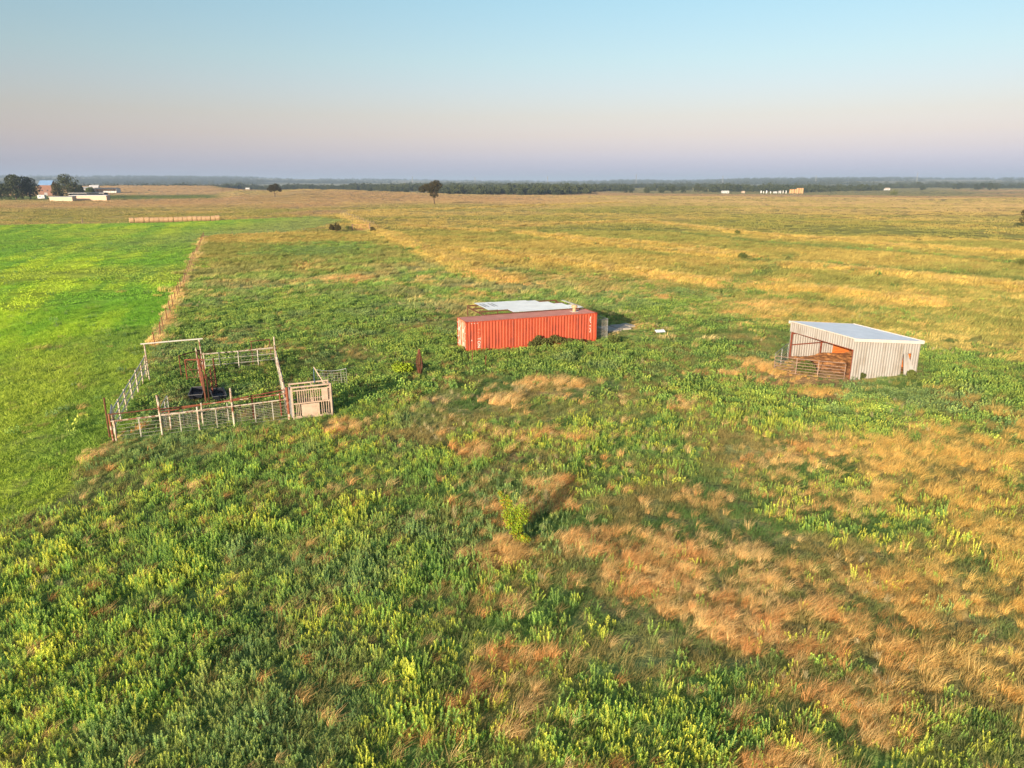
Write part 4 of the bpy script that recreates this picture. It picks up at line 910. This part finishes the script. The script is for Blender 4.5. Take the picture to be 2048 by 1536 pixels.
# cattle and feeders in the green paddock
def cow(label, c, rz, s=1.0):
    me = bpy.data.meshes.new('cow')
    V = [(0, 0, 1.05), (.45, 0, 1.1), (.85, 0, 1.12), (1.15, 0, 1.2), (1.4, 0, 1.15), (1.65, 0, 1.0), (-.45, 0, 1.08), (-.8, 0, 1.1), (-.95, 0, .7),
         (.75, .2, .75), (.75, .2, .35), (.75, .2, .0), (.75, -.2, .75), (.75, -.2, .35), (.75, -.2, .0), (-.7, .2, .75), (-.78, .2, .38), (-.72, .2, 0), (-.7, -.2, .75), (-.78, -.2, .38), (-.72, -.2, 0), (1.35, .2, 1.28), (1.35, -.2, 1.28)]
    Eg = [(0, 1), (1, 2), (2, 3), (3, 4), (4, 5), (0, 6), (6, 7), (7, 8), (2, 9), (9, 10), (10, 11), (2, 12), (12, 13), (13, 14), (7, 15), (15, 16), (16, 17), (7, 18), (18, 19), (19, 20), (4, 21), (4, 22)]
    R = [.38, .4, .36, .22, .18, .11, .37, .33, .04, .15, .08, .07, .15, .08, .07, .17, .09, .07, .17, .09, .07, .05, .05]
    me.from_pydata(V, Eg, []); o = bpy.data.objects.new('cow', me); COL.objects.link(o); me.materials.append(M['hide'])
    md = o.modifiers.new('skin', 'SKIN')
    for i, r in enumerate(R): me.skin_vertices[0].data[i].radius = (r, r)
    me.skin_vertices[0].data[0].use_root = True
    sb = o.modifiers.new('sub', 'SUBSURF'); sb.levels = 1; sb.render_levels = 1
    o.location = (*c, tz(*c)); o.rotation_euler = (0, 0, rz); o.scale = (s, s, s); tag(o, label, 'cow')
cow('black cow standing in the green paddock past the farm buildings', GT(298, 382), .1, 1.15); cow('small black calf in the green paddock near the open barn', GT(262, 384.5), 2.6, .8)
for k, (px, py, lab) in enumerate(((274, 387, 'long green feed bunk in the farm paddock near the calf'), (294, 386, 'short green feed bunk in the farm paddock below the cow'), (311, 384.5, 'green round bale feeder in the farm paddock beside the cow'))):
    c = GT(px, py); t = thing('feed_bunk', lab, 'feeder', (*c, tz(*c)), .05)
    L = (5, 4, 5.5)[k]; pbox(t, 'trough', (0, 0, .55), (L, .9, .3), 'greenpaint')
    for q in (-.45, .45): pbox(t, 'leg', (q * L * .9, 0, .2), (.1, .8, .42), 'greenpaint')
    for q in (-1, 1): pbox(t, 'side_rail', (0, q * .5, .95), (L, .06, .1), 'greenpaint')

# far side: oil tanks, buildings, masts
def far_z(c): return tz(*c)
for k in range(6):
    c = at(1581 + k * 4.6, 1190 - 3 * (k % 2)); t = thing('oil_tank', 'tan cylindrical oil tank in the far tank battery', 'tank', (*c, far_z(c)), 0, 'far tank battery')
    h = 8.2 if k > 2 else 6.4; MB().tube([(0, 0, 0), (0, 0, h)], 2.0, 16).build('shell', 'tank', t); MB().tube([(0, 0, h), (0, 0, h + .5)], [2.05, .3], 16).build('lid', 'tank', t)
    ptube(t, 'ladder', [(-1.2, -1.85, 0), (-1.2, -1.85, h)], .15, 'tank', 4)
for k, (px, h, r) in enumerate(((1522, 4.4, 1.1), (1527, 3.6, .8), (1533, 4.6, 1.2), (1541, 3.4, .9), (1558, 4.4, .7), (1561, 4.6, .8), (1566, 4.8, .8), (1572, 4.8, .8))):
    c = at(px, 1195); t = thing('separator_vessel', 'slim white upright vessel beside the tan tank battery', 'tank', (*c, far_z(c)), 0, 'white vessels at the tank battery')
    MB().tube([(0, 0, 0), (0, 0, h * .9), (0, 0, h)], [r, r, r * .4], 12).build('shell', 'barnwhite', t); ptube(t, 'pipe', [(r, 0, .3), (r, 0, h * .8)], .12, 'grey', 5)
for px, d, L, D, hw, hr, wl_, rf, lab in ((1450, 1190, 11, 6, 3.4, .8, 'barnwhite', 'barnwhite', 'low white building on the far well pad'), (1486, 1190, 4, 4, 3.4, .5, 'cream', 'cream', 'small cream hut on the far well pad'), (1550, 1193, 5, 4, 2.8, .5, 'barnwhite', 'barnwhite', 'white cabin among the vessels by the tank battery'),
        (1120, 2600, 30, 12, 7, 2, 'barnwhite', 'barnwhite', 'long white building rising above the far forest'), (1400, 2300, 22, 10, 6, 2.5, 'grey', 'grey', 'grey house on the far wooded rise'), (497, 930, 4.5, 3.5, 2.0, .8, 'barnwhite', 'barnwhite', 'tiny white hut at the crest past the far left field'),
        (230, 1480, 9, 7, 6.5, .4, 'barnwhite', 'barnwhite', 'white box building beyond the far pale field'), (301, 1480, 4, 4, 2.6, .8, 'barnwhite', 'barnwhite', 'tiny white shed at the edge of the far pale field'), (423, 1440, 5, 5, 4.5, 1, 'barnwhite', 'barnwhite', 'small white hut in front of the far left treeline'), (1772, 1650, 14, 8, 4, 1.6, 'barnwhite', 'cream', 'pale building at the end of the far right treeline')):
    c = at(px, d); gable('far_building', lab, c, .1, L, D, hw, hr, wl_, rf, 'building', ((-L * .25, hw * .55, L * .1, hw * .3), (L * .25, hw * .55, L * .1, hw * .3)), (0, L * .12, hw * .6), far_z(c))
for k, (px, h) in enumerate(((825, 42), (950, 40), (1095, 46), (1272, 58), (1445, 48), (1631, 40), (1833, 50))):
    c = at(px, 4200, 10); lab = ['lattice mast on the horizon beside the lone oak', 'lattice mast on the horizon past the lone oak', 'lattice mast over the long white far building', 'tallest lattice mast standing on the low wooded hill', 'lattice mast over the far well pad', 'lattice mast over the tan tank battery', 'lattice mast over the far right tree clump'][k]
    t = thing('lattice_mast', lab, 'mast', (*c, far_z(c) + 2), .4)
    for sx in (-1, 1):
        for sy in (-1, 1): ptube(t, 'leg', [(sx * 2.4, sy * 2.4, 0), (sx * .5, sy * .5, h)], .4, 'grey', 4)
    m = MB()
    for j in range(8):
        z0, z1 = h * j / 8, h * (j + 1) / 8; w0, w1 = 2.4 - 1.9 * j / 8, 2.4 - 1.9 * (j + 1) / 8
        m.tube([(-w0, -w0, z0), (w1, -w1, z1)], .22, 4); m.tube([(w0, w0, z0), (-w1, w1, z1)], .22, 4)
    m.build('lattice', 'grey', t); ptube(t, 'cross_arm', [(-5, 0, h * .86), (5, 0, h * .86)], .2, 'grey', 4)
# single trees standing clear of the far woods
protos = []
for k in range(4):
    t = thing('far_oak', 'x', 'tree', (0, 0, 0), 0, 'single oaks in front of the far woods')
    tree_parts(t, rand_blobs(120 + k, 11, 13 - k, 11, .22), ([(0, 0, -.3), (0, 0, 3), (0, 0, 6)], [.45, .35, .2]), 900, 1.0, 130 + k, 'leaf'); protos.append(t)
FT = [(1203, 382, 12), (1228, 379, 14), (1249, 385, 15), (1262, 385, 11), (1294, 386, 14), (1322, 385, 15), (1343, 385, 17), (1367, 385, 15), (1396, 384, 18), (1409, 383, 13), (1611, 384.5, 13), (1836, 376, 14), (1845, 380, 11),
      (1877, 375, 14), (1893, 375, 13), (1908, 378, 12), (1918, 378, 14), (1953, 379, 15), (1966, 379, 16), (1979, 380, 16), (1992, 379, 14), (2020, 376, 12), (2040, 376, 12), (880, 381, 18), (905, 384, 17), (812, 380, 15), (795, 380, 12), (740, 377, 13)]
for k, (px, py, hp) in enumerate(FT):
    d = (CAMH + 4) * FPX / (py - HORIZON) * 1.02
    if px < 1000: d = 1080 + 40 * (k % 3)
    c = at(px, d); o = protos[k] if k < 4 else copy_tree(protos[k % 4])
    o.location = (*c, tz(*c) - .2); o.rotation_euler = (0, 0, k * 1.7); s = min(hp * d / FPX / 11 * .92, 1.9); o.scale = (s, s, s)
    o['label'] = ('dark oak standing in the pale field before the far right woods' if px > 1800 else 'dark oak along the far forest edge beyond the prairie crest') if px != 1611 else 'dark oak touching the end of the tan tank battery'
    o['group'] = 'oaks in the far right field' if px > 1800 else ('oaks at the far forest edge' if px != 1611 else 'oak by the tank battery')
c = at(1788, 1010); t = thing('bush', 'pale green round bush just over the prairie crest', 'bush', (*c, tz(*c)), 0)
tree_parts(t, rand_blobs(7, 6.0, 13, 9, .2), ([(0, 0, -.1), (0, 0, 2)], [.3, .2]), 900, .8, 8, 'bush')

# ------------------------------------------------------------------ scattered growth
def make_collection(name, meshes):
    col = bpy.data.collections.new(name)
    for me in meshes:
        o = bpy.data.objects.new(name, me); col.objects.link(o)
    return col
def scatter(name, label, P, rot, scl, pcol, idx, meshes):
    n = len(P); me = bpy.data.meshes.new(name); me.vertices.add(n); me.vertices.foreach_set('co', P.ravel())
    def attr(nm, ty, data, key):
        a = me.attributes.new(nm, ty, 'POINT'); a.data.foreach_set(key, np.ascontiguousarray(data).ravel())
    attr('rot', 'FLOAT_VECTOR', rot, 'vector'); attr('scl', 'FLOAT_VECTOR', scl, 'vector'); attr('idx', 'INT', idx.astype(np.int32), 'value')
    ca = np.ones((n, 4)); ca[:, :3] = pcol; attr('pcol', 'FLOAT_COLOR', ca, 'color')
    for m in meshes[0].materials: me.materials.append(m)
    o = bpy.data.objects.new(name, me); COL.objects.link(o); o['kind'] = 'stuff'; o['label'] = label; o['category'] = 'vegetation'
    ng = bpy.data.node_groups.new(name + '_growth', 'GeometryNodeTree')
    ng.interface.new_socket('Geometry', in_out='INPUT', socket_type='NodeSocketGeometry'); ng.interface.new_socket('Geometry', in_out='OUTPUT', socket_type='NodeSocketGeometry')
    N = ng.nodes; L = ng.links; gi = N.new('NodeGroupInput'); go = N.new('NodeGroupOutput')
    ci = N.new('GeometryNodeCollectionInfo'); ci.inputs['Collection'].default_value = make_collection(name.rstrip('s') + '_plant', meshes)
    ci.inputs['Separate Children'].default_value = True; ci.inputs['Reset Children'].default_value = True
    ip = N.new('GeometryNodeInstanceOnPoints'); ip.inputs['Pick Instance'].default_value = True
    def na(nm, ty): q = N.new('GeometryNodeInputNamedAttribute'); q.data_type = ty; q.inputs['Name'].default_value = nm; return q.outputs['Attribute']
    L.new(gi.outputs[0], ip.inputs['Points']); L.new(ci.outputs[0], ip.inputs['Instance']); L.new(na('idx', 'INT'), ip.inputs['Instance Index'])
    L.new(na('rot', 'FLOAT_VECTOR'), ip.inputs['Rotation']); L.new(na('scl', 'FLOAT_VECTOR'), ip.inputs['Scale']); L.new(ip.outputs[0], go.inputs[0])
    o.modifiers.new('growth', 'NODES').node_group = ng
    return o

def strips(name, base, tipv, mid, width, mats, mi=None, taper=.15):
    """curved blades: base, mid, tip points (n,3), width (n)"""
    n = len(base); g = np.random.default_rng(n + 3)
    a = g.random(n) * math.pi; s = np.stack([np.cos(a), np.sin(a), np.zeros(n)], 1) * width[:, None]
    V = np.stack([base - s, base + s, mid + s * .85, mid - s * .85, tipv + s * taper, tipv - s * taper], 1).reshape(-1, 3)
    k = np.arange(n)[:, None] * 6; Fq = np.concatenate([k + [0, 1, 2, 3], k + [3, 2, 4, 5]], 0)
    m2 = None if mi is None else np.concatenate([mi, mi])
    return np_mesh(name, V, Fq, mats, m2)
def weed_mesh(seed, stems, h, spread, leaf=.115, lw=.03, per=15):
    g = np.random.default_rng(seed); V = []; mi = []
    for s in range(stems):
        a, r = g.random() * 6.28, spread * math.sqrt(g.random()); hh = h * g.uniform(.65, 1.1); bx, by = r * math.cos(a), r * math.sin(a); lx, ly = g.normal(0, .06, 2)
        V.append([(bx - .006, by, 0), (bx + .006, by, 0), (bx + lx + .004, by + ly, hh), (bx + lx - .004, by + ly, hh)]); mi.append(0)
        for k in range(per):
            q = .12 + .86 * (k + .5) / per; an = k * 2.4 + g.uniform(-.4, .4); el = .35 + .75 * q + g.uniform(-.15, .15)
            c = np.array([bx + lx * q, by + ly * q, hh * q]); d = np.array([math.cos(an) * math.cos(el), math.sin(an) * math.cos(el), math.sin(el)])
            L = leaf * (1.15 - .55 * q) * g.uniform(.8, 1.25); sd = np.cross(d, [0, 0, 1.]); sd /= np.linalg.norm(sd) + 1e-9; sd = sd * lw * (1.1 - .3 * q)
            V.append([c, c + d * L * .5 + sd, c + d * L, c + d * L * .5 - sd]); mi.append(1 if q > .72 else 0)
    V = np.array(V, float).reshape(-1, 3)
    return np_mesh('weed', V, np.arange(len(V)).reshape(-1, 4), ['p_leaf', 'p_tip'], mi)
def grass_mesh(seed, n, h, spread, lean, width, seed_heads=0, jitter=.25, mats=('p_blade', 'p_seed')):
    g = np.random.default_rng(seed); a = g.random(n) * 6.283; r = spread * np.sqrt(g.random(n)); hh = h * g.uniform(.55, 1.1, n)
    b = np.stack([r * np.cos(a), r * np.sin(a), np.full(n, -.02)], 1)
    dr = np.stack([lean + g.normal(0, jitter, n) + .5 * np.cos(a) * r / spread, g.normal(0, jitter, n) + .5 * np.sin(a) * r / spread, np.ones(n)], 1)
    mid = b + dr * (hh * .55)[:, None] * [.45, .45, 1]; tip = b + dr * hh[:, None] * [1, 1, .92]
    w = width * g.uniform(.7, 1.3, n); mi = np.zeros(n, int); mi[:int(n * seed_heads)] = 1; w[:int(n * seed_heads)] *= 1.5
    return strips('grass', b, tip, mid, w, list(mats), mi)
WM = [weed_mesh(200 + k, st, h, sp, lf, lw, pr) for k, (st, h, sp, lf, lw, pr) in enumerate(((6, .36, .24, .066, .016, 20), (5, .42, .22, .072, .017, 22), (7, .30, .27, .06, .016, 16), (4, .50, .18, .075, .016, 26), (6, .26, .26, .08, .022, 12), (5, .38, .25, .055, .014, 24), (8, .22, .3, .06, .018, 11), (3, .56, .12, .07, .015, 28)))]
WMF = [weed_mesh(220 + k, 7, .42, .36, .15, .045, 8) for k in range(4)]
DM = [grass_mesh(240 + k, 55, .42, .17, .8, .0045, .25) for k in range(5)]
GM = [grass_mesh(250 + k, 50, .25, .24, .4, .006, 0) for k in range(4)]
PM = [grass_mesh(260 + k, 75, .45, .7, .7, .02, .2) for k in range(4)]
PMF = [grass_mesh(270 + k, 60, .30, 1.7, .9, .07, 0, mats=('p_far', 'p_far')) for k in range(4)]
LM = [grass_mesh(280 + k, 110, .14, .6, .35, .011, 0, .5, mats=('p_far', 'p_far')) for k in range(4)]
LMF = [grass_mesh(285 + k, 60, .15, 1.3, .35, .05, 0, .5, mats=('p_far', 'p_far')) for k in range(4)]
def pale_mesh(seed):
    g = np.random.default_rng(seed); b = []; m_ = []; tp = []
    for s in range(7):
        a = g.random() * 6.28; r = .15 * g.random(); hb = .28 + .25 * g.random(); x, y = r * math.cos(a), r * math.sin(a)
        for k in range(7):
            a2 = g.random() * 6.28; q = .3 + .7 * g.random(); b.append((x, y, hb * q * .6)); m_.append((x + .06 * math.cos(a2), y + .06 * math.sin(a2), hb * q)); tp.append((x + .11 * math.cos(a2) + .03, y + .11 * math.sin(a2), hb * q + .08))
    n = len(b); return strips('pale_weed', np.array(b), np.array(tp), np.array(m_), np.full(n, .005), ['p_blade'], None, .6)
XM = [pale_mesh(300 + k) for k in range(3)]

HALF = math.radians(44)
def sample(r0, r1, dens):
    n = int(HALF * (r1 * r1 - r0 * r0) * dens); r = np.sqrt(rng.random(n) * (r1 * r1 - r0 * r0) + r0 * r0); a = (rng.random(n) * 2 - 1) * HALF
    return r * np.sin(a), r * np.cos(a)
def inside(x, y, o, a, u0, u1, v0, v1):
    dx, dy = x - o[0], y - o[1]; u = dx * math.cos(a) + dy * math.sin(a); v = -dx * math.sin(a) + dy * math.cos(a)
    return (u > u0) & (u < u1) & (v > v0) & (v < v1)
def blocked(x, y):
    b = inside(x, y, C0, CA, -.15, CL + .1, -.12, CW + .1) | inside(x, y, S0, SA, -.15, SD + .15, -.12, SW + .12)
    b |= inside(x, y, cloc(16.4, 4.3), CA, -1.4, 1.9, -1.4, 1.0) | inside(x, y, ploc(9.45, -.3), PA, -.1, 2.5, -.05, 1.1)
    b |= inside(x, y, tuple(G(722, 460)), 0, -5, 5, -9, 2)
    for c0, r0 in ((G(387, 797) + [0, .6], PA - .1), (G(430, 800) + [0, .6], PA + .06)): b |= inside(x, y, c0, r0, -.55, .55, -1, 1)
    return b
LOWZ = [(S0, SA, (-3.2, 6.4, -1.2, 7.0)), (tuple(P0), PA, (-.8, 12.2, -1.6, 1.4)), (C0, CA, (-1.2, 12.6, -1.4, 0)), (C0, CA, (12.2, 19, -1, 6)), (tuple(P0), PA, (3.6, 6.6, 4.0, 9.5))]
def emit(name, label, x, y, prob, meshes, size, colf, tall=None, lean=0.0, spin=True):
    keep = (rng.random(len(x)) < prob) & ~blocked(x, y); x, y = x[keep], y[keep]; n = len(x)
    if n == 0: return
    P = np.stack([x, y, terrain(x, y)], 1); rot = np.zeros((n, 3))
    rot[:, 2] = rng.random(n) * 6.283 if spin else rng.normal(.35, .35, n)
    rot[:, :2] = rng.normal(0, .1, (n, 2))
    s = size(x, y) if callable(size) else size; s = s * rng.uniform(.75, 1.3, n)
    scl = np.stack([s, s, s * rng.uniform(.85, 1.15, n)], 1)
    low = np.ones(n)
    for o_, a_, bx in LOWZ: low = np.where(inside(x, y, o_, a_, *bx), .55, low)
    scl = scl * low[:, None]
    scatter(name, label, P, rot, scl, np.clip(colf(x, y), .004, .9), rng.integers(0, len(meshes), n), meshes)
    print(name, n)
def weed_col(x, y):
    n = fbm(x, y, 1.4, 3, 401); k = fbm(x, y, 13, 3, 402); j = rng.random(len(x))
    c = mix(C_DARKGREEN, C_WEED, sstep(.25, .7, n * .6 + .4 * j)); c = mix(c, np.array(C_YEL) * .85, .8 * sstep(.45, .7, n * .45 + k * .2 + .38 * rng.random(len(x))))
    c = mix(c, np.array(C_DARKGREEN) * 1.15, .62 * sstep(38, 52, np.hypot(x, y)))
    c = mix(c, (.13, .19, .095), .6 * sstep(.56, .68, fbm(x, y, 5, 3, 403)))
    return c * (2.0 - .5 * sstep(34, 56, np.hypot(x, y)))[:, None]  # near weeds' colour lifted to offset shade seen between stems from above
def dry_col(x, y):
    n = fbm(x, y, 4.0, 3, 411); k = fbm(x, y, 1.5, 2, 412)
    j = rng.random(len(x)); c = mix(C_DRY, C_RUSTGRASS, .75 * sstep(.38, .66, n * .6 + .4 * j)); c = mix(c, C_STRAW, .9 * sstep(.4, .7, k * .6 + .4 * rng.random(len(x))))
    right = sstep(4, 14, x - .2 * y); c = mix(c, np.array((.50, .37, .10)), .72 * right)
    return c * 1.5
def green_col(x, y):
    n = fbm(x, y, 3, 3, 421); c = mix((.115, .20, .055), (.25, .275, .09), sstep(.35, .62, n)); return mix(c, C_DRY, .55 * sstep(.5, .62, fbm(x, y, 1.8, 3, 422)))
def any_col(x, y): return ground_color(x, y) * 1.25
# near weeds
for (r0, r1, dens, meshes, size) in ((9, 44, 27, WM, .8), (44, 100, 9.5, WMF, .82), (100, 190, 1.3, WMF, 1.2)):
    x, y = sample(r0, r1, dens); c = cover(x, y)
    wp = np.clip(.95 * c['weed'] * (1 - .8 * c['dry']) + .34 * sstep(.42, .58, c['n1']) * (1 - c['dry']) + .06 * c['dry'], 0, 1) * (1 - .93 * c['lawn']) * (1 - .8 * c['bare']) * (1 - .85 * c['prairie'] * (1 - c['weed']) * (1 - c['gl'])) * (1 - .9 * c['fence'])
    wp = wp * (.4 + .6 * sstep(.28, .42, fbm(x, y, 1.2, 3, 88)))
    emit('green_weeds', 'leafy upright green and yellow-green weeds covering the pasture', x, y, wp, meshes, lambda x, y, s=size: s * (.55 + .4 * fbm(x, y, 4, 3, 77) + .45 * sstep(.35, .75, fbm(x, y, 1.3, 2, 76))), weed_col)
# dry grass leaning with the wind
for (r0, r1, dens, meshes, size) in ((9, 34, 21, DM, .82), (34, 62, 11, DM, .95), (62, 110, 2.8, PM, .85)):
    x, y = sample(r0, r1, dens); c = cover(x, y)
    dp = np.clip(c['dry'] * .95 + .035 + .5 * c['prairie'] * (1 - c['weed']) + .5 * c['terr'] + .9 * c['fence'], 0, 1) * (1 - .97 * c['lawn'] * (1 - c['fence'])) * (1 - .9 * c['bare'])
    emit('dry_grass', 'golden and rust coloured dry grass tufts bent by the wind', x, y, dp, meshes, lambda x, y, s=size: s * (.6 + .7 * fbm(x, y, 3, 3, 78)), lambda x, y: mix(dry_col(x, y), any_col(x, y) * 1.1, .45 * sstep(40, 70, np.hypot(x, y))), spin=False)
x, y = sample(9, 78, 10.0); c = cover(x, y)
emit('green_grass', 'short olive green grass between the weeds', x, y, np.clip(.75 - .45 * c['dry'] - .3 * c['weed'], .1, 1) * (1 - .8 * c['bare']) * (1 - .95 * c['lawn']), GM, 1.0, green_col, spin=False)
x, y = sample(10, 95, 1.6); c = cover(x, y)
emit('pale_weeds', 'pale dead seed weeds scattered through the pasture', x, y, sstep(.6, .74, fbm(x, y, 4.5, 3, 431)) * (1 - .95 * c['lawn']), XM, .65, lambda x, y: mix((.60, .50, .28), (.50, .44, .25), rng.random(len(x))))
# lawn
x, y = sample(22, 95, 3.0); c = cover(x, y)
emit('lawn_grass', 'lush bright green lawn grass in the neighbouring field', x, y, c['lawn'] * (1 - c['fence']), LM, lambda x, y: .8 + .6 * fbm(x, y, 3, 2, 79), lambda x, y: ground_color(x, y) * 1.3)
x, y = sample(95, 300, .32); c = cover(x, y)
emit('lawn_grass', 'lush bright green lawn grass in the neighbouring field', x, y, c['lawn'] * (1 - c['fence']), LMF, 1.0, lambda x, y: ground_color(x, y) * 1.3)
# prairie tussocks
x, y = sample(75, 210, .75); c = cover(x, y)
emit('prairie_grass', 'golden prairie grass tussocks bent by the wind', x, y, np.clip((.9 * c['prairie'] + .45 * (1 - c['weed'])) * (1 - .6 * c['gl']), 0, 1) * (1 - c['lawn']), PM, lambda x, y: .8 + .7 * fbm(x, y, 9, 3, 80), any_col, spin=False)
x, y = sample(210, 620, .075); c = cover(x, y)
emit('prairie_grass', 'golden prairie grass tussocks bent by the wind', x, y, .9 * (1 - c['lawn']), PMF, lambda x, y: .7 + .9 * fbm(x, y, 30, 3, 81), any_col, spin=False)
x, y = sample(620, 1300, .022); c = cover(x, y)
emit('prairie_grass', 'golden prairie grass tussocks bent by the wind', x, y, .9 * (1 - c['lawn']), PMF, lambda x, y: 1.1 + .9 * fbm(x, y, 60, 3, 81), any_col, spin=False)
x, y = sample(1300, 2600, .006); c = cover(x, y)
emit('prairie_grass', 'golden prairie grass tussocks bent by the wind', x, y, .9 * (1 - c['lawn']), PMF, lambda x, y: 1.9 + .9 * fbm(x, y, 60, 3, 81), any_col, spin=False)
# tall grass on the terrace banks and along the fences
def along(P, n, w):
    L = [np.hypot(*(np.array(b) - np.array(a))) for a, b in zip(P[:-1], P[1:])]; k = rng.choice(len(L), n, p=np.array(L) / sum(L)); q = rng.random(n); A = np.array(P)
    p = A[k] * (1 - q)[:, None] + A[k + 1] * q[:, None] + rng.normal(0, w, (n, 2)); return p[:, 0], p[:, 1]
xs, ys = zip(*[along(P, int(1.5 * sum(np.hypot(*(np.array(b) - np.array(a))) for a, b in zip(P[:-1], P[1:]))), w * .55) for P, w in TERR]); x, y = np.concatenate(xs), np.concatenate(ys); c = cover(x, y)
emit('terrace_grass', 'tall golden grass along the old terrace banks', x, y, .15 + .85 * c['terr'], PM, 1.25, lambda x, y: mix(C_GOLD, C_STRAW, rng.random(len(x)) * .5) * 1.2, spin=False)
xs, ys = zip(*[along(P, n, .13) for P, n in ((FENCE_PATH, 900), (FENCE_DIAG, 160), (FENCE_FAR, 160))]); x, y = np.concatenate(xs), np.concatenate(ys)
emit('fence_grass', 'dry tan grass left uncut along the wire fences', x, y, np.full(len(x), .95), PM, lambda x, y: .28 + .25 * fbm(x, y, 3, 2, 82), lambda x, y: mix(C_STRAW, (.5, .36, .18), rng.random(len(x))) * 1.05, spin=False)

# ------------------------------------------------------------------ distant woods
def wood_mesh(seed, h, w, n, nb):
    V, Fq = leaf_cloud(rand_blobs(seed, h, w, nb, .12), n, 1.9, seed + 1, shell=.5); return np_mesh('wood_tree', V, Fq, ['leaf'])
TM = [wood_mesh(330 + k, 10, 11, 160, 8) for k in range(5)]
TMF = [wood_mesh(340 + k, 11, 34, 170, 16) for k in range(4)]
def pxof(x, y): return 1024 + FPX * x / (y * CT + (CAMH + 4) * ST)
x, y = sample(905, 2700, .010); px = pxof(x, y); d = np.hypot(x, y); n = fbm(x, y, 150, 3, 501); n2 = fbm(x, y, 60, 2, 502)
lo = np.interp(px, [0, 440, 470, 700, 900, 1150, 1200, 1420, 1440, 1600, 1760, 1790, 2048], [1560, 1560, 1700, 1650, 960, 940, 1250, 1350, 1330, 1290, 1500, 2100, 2100])
hi = np.interp(px, [0, 440, 470, 700, 900, 1150, 1200, 1420, 1440, 1600, 1760, 1790, 2048], [1900, 1900, 2100, 2050, 2700, 2700, 2700, 2700, 1900, 1700, 1750, 2400, 2400])
pw = ((y > lo + 120 * (n - .5)) & (y < hi + 300 * (n - .5))) * sstep(.40, .54, n2)
pw = np.where((px > 1180) & (px < 1420) & (y < 2100), pw * (n > .53), pw)
emit('woodland', 'dark mass of far woods beyond the prairie crest', x, y, pw, TM, lambda x, y: .5 + .75 * fbm(x, y, 40, 2, 505), lambda x, y: np.tile(C_WOOD, (len(x), 1)))
x, y = sample(2600, 8800, .00022); n = fbm(x, y, 700, 3, 511)
emit('woodland', 'hazy blue-green woods on the far hills', x, y, 1 - sstep(.49, .55, n), TMF, lambda x, y: .8 + .5 * fbm(x, y, 90, 2, 506), lambda x, y: np.tile(C_WOOD, (len(x), 1)))

# ------------------------------------------------------------------ air
m, nt, b = new_mat('evening_haze'); nt.nodes.remove(b)
pv = nt.nodes.new('ShaderNodeVolumePrincipled'); pv.inputs['Density'].default_value = .00012; pv.inputs['Color'].default_value = (.40, .54, .76, 1); pv.inputs['Anisotropy'].default_value = 0.0
nt.links.new(pv.outputs[0], nt.nodes['Material Output'].inputs['Volume']); M['haze'] = m
hz = MB().box((0, 0, 10), (54000, 54000, 240)).build('haze', 'haze'); hz['kind'] = 'stuff'; hz['label'] = 'thin blue evening haze over the plain'; hz['category'] = 'haze'
